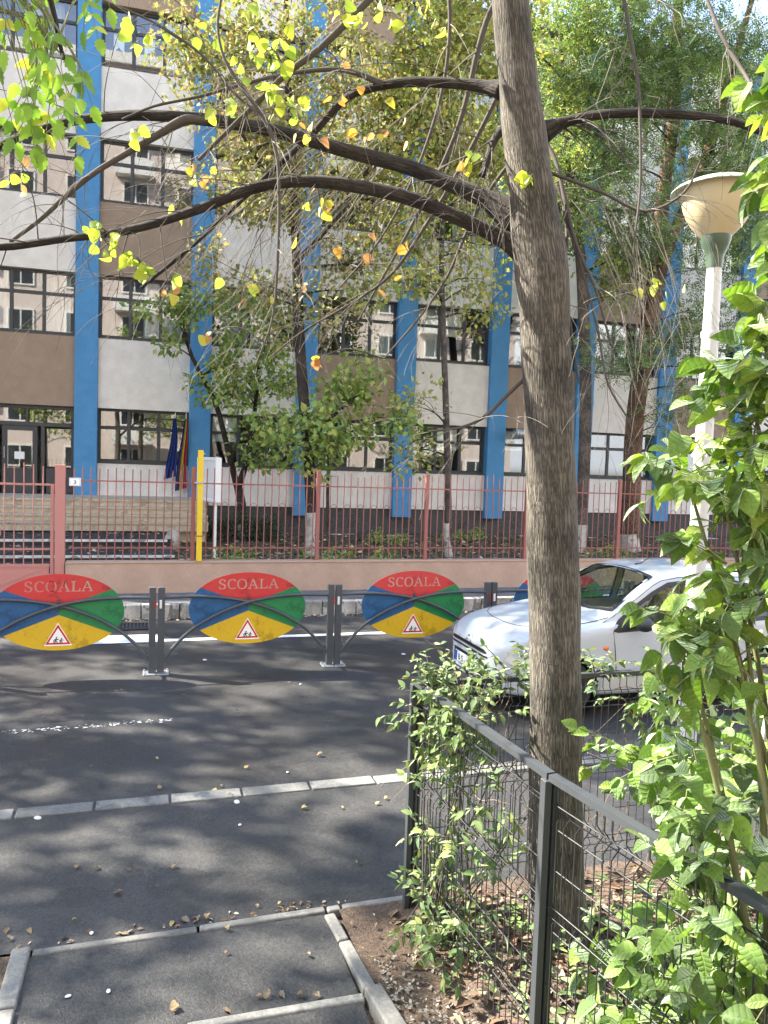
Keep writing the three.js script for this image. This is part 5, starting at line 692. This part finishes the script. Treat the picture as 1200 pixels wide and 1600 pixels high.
// ---------- dogwood shrub with broad veined leaves ----------
function shrub({ name, label, base, clusters, seed, mats, geos, scale = [.7, 1.25], max = 300, twig = .32, step = .06, cane = .012, caneMat = M.twigGreen, outward = .5, face }) {
  const t = thing(name, label, 'shrub', base), g = rngOf(seed), o = base, rel = P => P.map(p => [p[0] - o[0], p[1] - o[1], p[2] - o[2], p[3]]), items = [], bag = [];
  clusters.forEach(([x, y, z, r, n], ci) => {
    const b = [o[0] + (g() - .5) * .3, o[1], o[2] + (g() - .5) * .3, cane], mid = [(b[0] * .45 + x * .55) + (g() - .5) * .1, y * .55 + o[1] * .45 + .12 * Math.max(.2, y - o[1]), (b[2] * .45 + z * .55) + (g() - .5) * .1, cane * .7];
    mesh('cane', tube(rel([b, mid, [x, y, z, cane * .3]]), 7, 6), caneMat, t);
    for (let i = 0; i < n; i++) {
      const v = rvec(g), p0 = V(x, y, z).addScaledVector(v, r * .35 * g()), d = v.clone().multiplyScalar(outward); d.add(V(0, .15, 0)); if (face) d.addScaledVector(face, .35); d.normalize(); const P = [], n2 = 4; let q = p0.clone(); const L = Math.min(twig, r) * (.7 + .6 * g()) + .03;
      for (let k = 0; k <= n2; k++) { P.push([q.x, q.y, q.z, .0032 * (1 - .7 * k / n2)]); d.y -= .1; d.normalize(); q = q.clone().addScaledVector(d, L / n2); }
      bag.push(tube(rel(P), 4, 2));
      const c = new THREE.CatmullRomCurve3(P.map(p => V(p[0], p[1], p[2]))), pairs = Math.max(2, Math.round(L / step));
      for (let k = 1; k <= pairs; k++) { const u = k / pairs, pp = c.getPoint(u), tn = c.getTangent(u), a = g() * 6.28; const sd = V(0, 0, 0).crossVectors(tn, up).normalize(); for (const s of k === pairs ? [-1, 1, 0] : [-1, 1]) { const dl = tn.clone().multiplyScalar(s ? .55 : 1).addScaledVector(sd, s * .8).addScaledVector(rvec(g), .6); dl.y -= .3; const nr = V(0, 1, 0).addScaledVector(rvec(g), .8); if (face) nr.addScaledVector(face, .45); items.push({ p: pp, g: geos[Math.floor(g() * geos.length)], mat: mats[Math.floor(g() * mats.length)], m: leafMatrix(pp, dl, nr, scale[0] + (scale[1] - scale[0]) * g()) }); } }
    }
  });
  const m = mesh('twigs', merge(bag), caneMat, t); m.userData.kind = 'stuff'; addLeaves(t, items, max); return t;
}
shrub({ name: 'dogwood_shrub', label: 'tall dogwood shrub with broad glossy veined leaves rising past the street lamp', base: [2.05, .03, -1.75], seed: 501, mats: [M.dog[0], M.dog[1], M.dog[2], M.dog[0], M.dog[1], M.dog[2], M.dog[3], M.dog[3]], geos: LEAF.dog, clusters: [[1.77, 3.55, -1.80, .09, 9], [1.755, 3.42, -1.80, .08, 9], [1.76, 3.28, -1.80, .07, 9], [1.78, 3.14, -1.80, .06, 8], [1.79, 3.0, -1.80, .07, 8], [1.76, 2.88, -1.82, .09, 9], [1.74, 2.74, -1.83, .12, 9], [1.73, 2.60, -1.86, .15, 11], [1.66, 2.47, -1.94, .15, 11], [1.78, 2.46, -1.82, .16, 11], [1.72, 2.30, -1.86, .14, 10], [1.70, 2.14, -1.86, .12, 9], [1.78, 2.1, -1.78, .16, 9], [1.64, 1.99, -1.86, .10, 7], [1.66, 1.9, -1.8, .11, 7], [1.78, 2.66, -1.75, .16, 10], [1.60, 2.43, -2.0, .10, 8], [1.57, 1.98, -1.95, .09, 7], [1.59, 1.87, -1.95, .09, 6], [1.95, 3.65, -1.72, .2, 8]], step: .055, scale: [.45, .86], max: 300, cane: .014 });
shrub({ name: 'garden_shrub', label: 'low leafy green shrub growing through the near fence panel', base: [1.95, .03, -1.95], seed: 502, mats: [M.dog[0], M.dog[1], M.dog[2], M.dog[2], M.dog[4], M.dog[0]], geos: LEAF.dog, clusters: [[1.82, 1.48, -2.15, .2, 8], [1.72, 1.38, -1.9, .16, 7], [1.62, 1.2, -1.82, .16, 7], [1.66, 1.05, -1.75, .18, 8], [1.62, .85, -1.8, .2, 8], [1.75, .6, -2.0, .22, 9], [1.75, .4, -2.2, .2, 8], [1.72, .95, -2.05, .2, 7], [1.95, 1.2, -2.1, .22, 8], [2.2, .9, -2.1, .3, 9], [1.9, .75, -1.6, .25, 12], [1.85, .3, -1.9, .25, 12], [1.9, .55, -2.3, .25, 13], [2.1, .5, -2.0, .3, 13], [1.8, .8, -1.7, .2, 12], [1.78, .35, -2.05, .2, 12], [2.0, .25, -2.2, .25, 12], [1.75, 1.1, -1.6, .2, 10], [2.2, .2, -2.6, .25, 10]], step: .06, scale: [.42, .88], max: 300, cane: .009 });
shrub({ name: 'low_shrub', label: 'knee high leafy shrub between the tree trunk and the street lamp', base: [2.55, .03, -3.0], seed: 503, mats: [M.dog[0], M.dog[1], M.dog[2], M.dog[0], M.dog[1], M.dog[3]], geos: LEAF.dog, clusters: [[2.15, 1.15, -2.85, .2, 9], [2.4, 1.25, -2.95, .22, 9], [2.6, 1.1, -2.85, .25, 9], [2.3, .9, -2.75, .25, 9], [2.9, 1.2, -3.0, .28, 9], [3.2, 1.0, -3.1, .3, 9], [2.7, .7, -2.6, .3, 9], [3.4, 1.5, -3.2, .3, 8], [3.7, 1.3, -3.3, .3, 8]], step: .06, scale: [.4, .8], max: 300, cane: .009 });
shrub({ name: 'climbing_vine', label: 'tangled small leaved vine climbing over the corner of the wire fence', base: [1.5, .03, -3.55], seed: 504, mats: M.vineLeaf, geos: LEAF.vine, clusters: [[1.47, 1.24, -3.7, .16, 10], [1.5, 1.22, -3.5, .18, 11], [1.52, 1.2, -3.3, .16, 10], [1.48, 1.05, -3.6, .16, 10], [1.5, 1.05, -3.35, .16, 9], [1.62, 1.3, -3.7, .16, 10], [1.8, 1.3, -3.75, .16, 10], [1.95, 1.28, -3.78, .16, 9], [1.5, .85, -3.4, .16, 7], [1.47, .6, -3.4, .16, 6], [1.45, .35, -3.5, .16, 9], [1.42, .2, -3.4, .16, 10], [1.43, .25, -3.2, .16, 8], [2.5, 1.25, -3.8, .16, 8], [2.75, 1.1, -3.8, .16, 8], [3.0, 1.25, -3.8, .18, 8], [1.52, .95, -3.0, .12, 5], [1.5, .7, -2.9, .12, 4], [1.45, 1.12, -3.75, .15, 10], [1.56, 1.3, -3.6, .14, 9], [1.47, .9, -3.65, .14, 8], [1.7, 1.15, -3.78, .16, 9], [2.15, 1.3, -3.8, .15, 8], [1.42, .12, -3.6, .16, 10], [1.4, .1, -3.3, .15, 9], [1.44, .45, -3.7, .12, 7]], scale: [.6, 1.35], max: 300, step: .035, twig: .26, cane: .005, caneMat: M.twig });
// dry bare stems of the vine, tangled along the roadside fence
{
  const t = thing('dry_vine', 'tangle of dry bare vine stems hanging on the roadside wire fence', 'vine', [2.3, .03, -3.78]), g = rngOf(511), bag = [];
  for (let i = 0; i < 70; i++) { const P = []; let q = V(-.7 + 2.4 * g(), .2 + 1.0 * g(), (g() - .5) * .12), d = rvec(g); d.z *= .2; for (let k = 0; k < 6; k++) { P.push([q.x, q.y, q.z, .0028 - .0003 * k]); d.addScaledVector(rvec(g), .7); d.z *= .3; d.y -= .08; d.normalize(); q = q.clone().addScaledVector(d, .09); if (q.y < .03) q.y = .05; } bag.push(tube(P, 4, 3)); }
  const m = mesh('stems', merge(bag), std({ color: lin(.24, .17, .12), roughness: .95 }), t); m.userData.kind = 'stuff';
  mesh('stem', tube([[.15, .78, .02, .006], [.5, .62, .04, .006], [.8, .42, .03, .005]], 6, 4), M.twigPale, t);
  mesh('stem', tube([[-.75, 1.32, 0, .003], [-.85, 1.35, .03, .002], [-.93, 1.39, .02, .0015]], 5, 3), M.twigPale, t);
}
{ // pale slanting stem in front of the lamp
  const t = thing('bare_stem', 'smooth pale bare stem leaning in front of the lamp post', 'plant', [2.42, .03, -2.55]); mesh('stem', tube([[0, 0, 0, .016], [.02, .7, .02, .0155], [.06, 1.3, .03, .015], [.12, 1.75, .06, .013], [.16, 2.2, .1, .01]], 10, 5), std({ color: lin(.42, .41, .37), roughness: .8 }), t);
}
// hedge and weeds in the yard
{
  const hg = thing('hedge', 'dark clipped hedge at the foot of the forked tree', 'hedge', [2.2, .4, -19.4]), g = rngOf(71), cs = []; for (let i = 0; i < 60; i++) cs.push({ p: V(1.5 + 1.9 * g(), .5 + .5 * g(), -19.5 + .5 * g()), r: .2, n: 60 }); mesh('foliage', crownMesh(cs, hg.position, { size: .06, w: .35, colors: [[.03, .06, .02], [.04, .08, .03]] }, g), M.leafV, hg).userData.kind = 'stuff'; for (let i = 0; i < 6; i++) mesh('stem', tube([[-.7 + .35 * i, 0, 0, .015], [-.7 + .35 * i, .5, 0, .008]], 6, 1), M.barkDark, hg);
  const stone = thing('painted_stone', 'whitewashed rough stone beside the asphalt terraces', 'stone', [.62, .42, -17.3]); const ig = new THREE.IcosahedronGeometry(.2, 3), p = ig.attributes.position; for (let i = 0; i < p.count; i++) { const k = 1 + .14 * Math.sin(p.getX(i) * 21) * Math.cos(p.getY(i) * 17) + .08 * Math.sin(p.getZ(i) * 31); p.setXYZ(i, p.getX(i) * k * .8, p.getY(i) * k * 1.25 + .2, p.getZ(i) * k * .7); } ig.computeVertexNormals(); mesh('stone_body', ig, M.lime, stone);
  const w = [[3.2, -13.8], [4.4, -14.0], [7.9, -13.9], [9.7, -14.6], [1.6, -13.7], [5.8, -18.5], [8.4, -19.5]]; const kinds = ['beside the yellow post', 'behind the second fence panel', 'behind the third fence panel', 'close to the locust tree', 'under the notice board', 'near the plinth', 'by the far pilasters'];
  w.forEach(([x, z], i) => { const b = thing('yard_weed', `low green weed clump in the yard ${kinds[i]}`, 'plant', [x, .4, z], 0, 'weeds in the yard'), cs2 = []; for (let k = 0; k < 10; k++) cs2.push({ p: V(x + (g() - .5) * 1.1, .45 + .3 * g(), z + (g() - .5) * .5), r: .17, n: 24 }); mesh('leaves', crownMesh(cs2, b.position, { size: .09, w: .3, colors: LINDEN }, g), M.leafV, b).userData.kind = 'stuff'; });
}
// ---------- fallen leaves ----------
{
  const g = rngOf(600), grp = 'fallen leaves on the asphalt';
  const spots = [[-.34, -4.68], [-.1, -4.34], [.24, -4.0], [.35, -3.99], [.63, -5.46], [.14, -5.7], [.52, -5.58], [1.42, -6.07], [1.1, -5.14], [.16, -3.34], [.38, -3.27], [.56, -3.32], [.71, -3.28], [.78, -3.26], [-.36, -6.23], [.13, -6.27], [.58, -5.64], [.8, -5.94], [-.63, -4.12], [-.6, -3.69], [.2, -4.55], [.53, -3.32], [.63, -3.31], [.44, -3.86], [.3, -3.99], [.8, -3.96], [.17, -3.98], [1.27, -4.33], [1.71, -5.16], [-.23, -4.64], [-.05, -4.58], [.8, -3.55], [.42, -3.67], [-.6, -4.04], [-.52, -4.09], [-.31, -4.13], [1.36, -5.08], [1.62, -5.09], [.42, -7.96], [-.89, -8.19], [.88, -7.33], [1.55, -8.19], [.9, -4.0], [.74, -4.02], [.62, -4.03]];
  spots.forEach(([x, z], i) => { const big = i < 14, m = mesh('fallen_leaf', LEAF.dry[i % 4], M.dryLeaf[(i * 7 + (i >> 2)) % 5]); m.position.set(x, .014, z); m.rotation.set((g() - .5) * .4, g() * 6.28, (g() - .5) * .5); m.scale.setScalar((big ? .5 : .3) + .24 * g()); tag(m, z > -3.93 ? 'curled dry leaf lying on the footpath inside the concrete edging' : z > -5.57 ? 'curled dry leaf lying on the pavement between kerb and footpath' : 'small dry leaf lying on the road beyond the flush kerb', 'leaf', grp); });
  [[-.12, -3.53], [-.29, -3.54], [.73, -9.33], [1.66, -8.12], [.64, -5.0], [1.1, -5.79], [-.22, -4.0], [2.6, -9.82], [3.21, -9.2], [.66, -5.35], [-.64, -5.4]].forEach(([x, z], i) => { const q = new THREE.IcosahedronGeometry(i > 6 || i === 2 ? .022 : .011, 2); q.scale(1.3, .45, .9); const m = mesh('pebble', q, M.paint); m.position.set(x, .008, z); m.rotation.y = g() * 6; tag(m, z > -3.93 ? 'small white pebble on the footpath inside the concrete edging' : z > -5.57 ? 'small white pebble on the pavement between kerb and footpath' : 'small white pebble on the road near the barriers', 'pebble', 'white pebbles on the asphalt'); });
  // litter that nobody could count
  const litter = (name, n, fn, sz, pal) => { const list = []; const pos = [], col = []; for (let i = 0; i < n; i++) { const [x, y, z] = fn(g), s = sz * (.5 + g()), a = g() * 6.28, c = pal[Math.floor(g() * pal.length)], k = .7 + .6 * g(), ca = Math.cos(a), sa = Math.sin(a), t = (g() - .3) * .5, b = (g() - .5) * .6; const L = [-1, 0, 1].map(q => q), pt = (u, v, h) => [x + (u * ca - v * sa) * s, y + h * s, z + (u * sa + v * ca) * s]; const A = pt(-1, 0, .1 + b * .5), B = pt(1, 0, .15 - b * .5), Cc = pt(0, .5, .35 + t), D = pt(0, -.5, .3 - t); for (const p of [A, B, Cc, A, D, B]) { pos.push(...p); col.push(c[0] * k, c[1] * k, c[2] * k); } } const geo = new THREE.BufferGeometry(); geo.setAttribute('position', new THREE.Float32BufferAttribute(pos, 3)); geo.setAttribute('color', new THREE.Float32BufferAttribute(col, 3)); geo.computeVertexNormals(); return mesh(name, geo, M.litterV); };
  const BR = [[.16, .11, .065], [.20, .15, .10], [.12, .085, .055], [.25, .20, .14], [.10, .07, .05], [.18, .10, .06]];
  tag(litter('leaf_litter', 2600, h => { const x = 1.3 + 3.4 * Math.pow(h(), 1.1), z = -3.8 + 2.9 * h(); return [x, .012 + bedUp(x) + soilH(x, z), z]; }, .035, BR), 'brown leaf litter covering the soil under the wire fence', 'leaf litter', null, 'stuff');
  tag(litter('yard_litter', 5200, h => [.7 + 15 * h(), yardY + .015, -13.3 - 7.5 * Math.pow(h(), 1.3)], .06, [...BR, [.5, .4, .25], [.13, .17, .05], [.10, .13, .04]]), 'dry leaves strewn over the school yard behind the fence', 'leaf litter', null, 'stuff');
  tag(litter('terrace_litter', 900, h => { const k = h(), r = h(); return [-6 + 6.5 * h(), k < .4 ? .408 : k < .75 ? .528 : .668, k < .4 ? -13.3 - 2.2 * r : k < .75 ? -15.6 - 1.4 * r : -17.2 - 1.4 * r]; }, .05, [...BR, [.55, .45, .3]]), 'scattered dry leaves on the asphalt terraces before the entrance', 'leaf litter', null, 'stuff');
  tag(litter('gutter_litter', 1300, h => [-4 + 16 * h(), .006, -11.86 + .16 * Math.pow(h(), 2)], .022, [[.5, .38, .22], [.42, .3, .16], [.6, .48, .3]]), 'crumbled dry leaves gathered along the far kerb', 'leaf litter', null, 'stuff');
  tag(litter('path_litter', 90, h => { const k = h(); return k < .5 ? [-.6 + 1.7 * h(), .007, -3.945 - .09 * h() * h()] : [1.06 + .35 * h(), .02, -3.8 + 1.1 * h()]; }, .016, [...BR, [.5, .42, .3]]), 'small leaf fragments gathered along the path edging', 'leaf litter', null, 'stuff');
  tag(litter('gravel', 700, h => { const x = 1.1 + .4 * Math.pow(h(), 1.4); return [x, .012 + bedUp(x), -3.45 + 1.2 * h()]; }, .011, [[.26, .23, .19], [.33, .30, .26], [.19, .165, .14]]), 'small stones and gravel on the soil beside the path edge', 'gravel', null, 'stuff');
  // dry grass blades and ground plants under the fence
  tag(litter('ground_cover', 1500, h => [1.5 + 2.2 * h(), .07 + .12 * h(), -3.6 + 2.6 * h()], .03, [[.10, .15, .05], [.14, .2, .06], [.2, .24, .1]]), 'low green ground cover growing among the litter in the garden', 'ground cover', null, 'stuff');
}
scene.traverse(o => { if (o.isMesh) { o.castShadow = true; o.receiveShadow = true; } });
renderer.render(scene, camera);
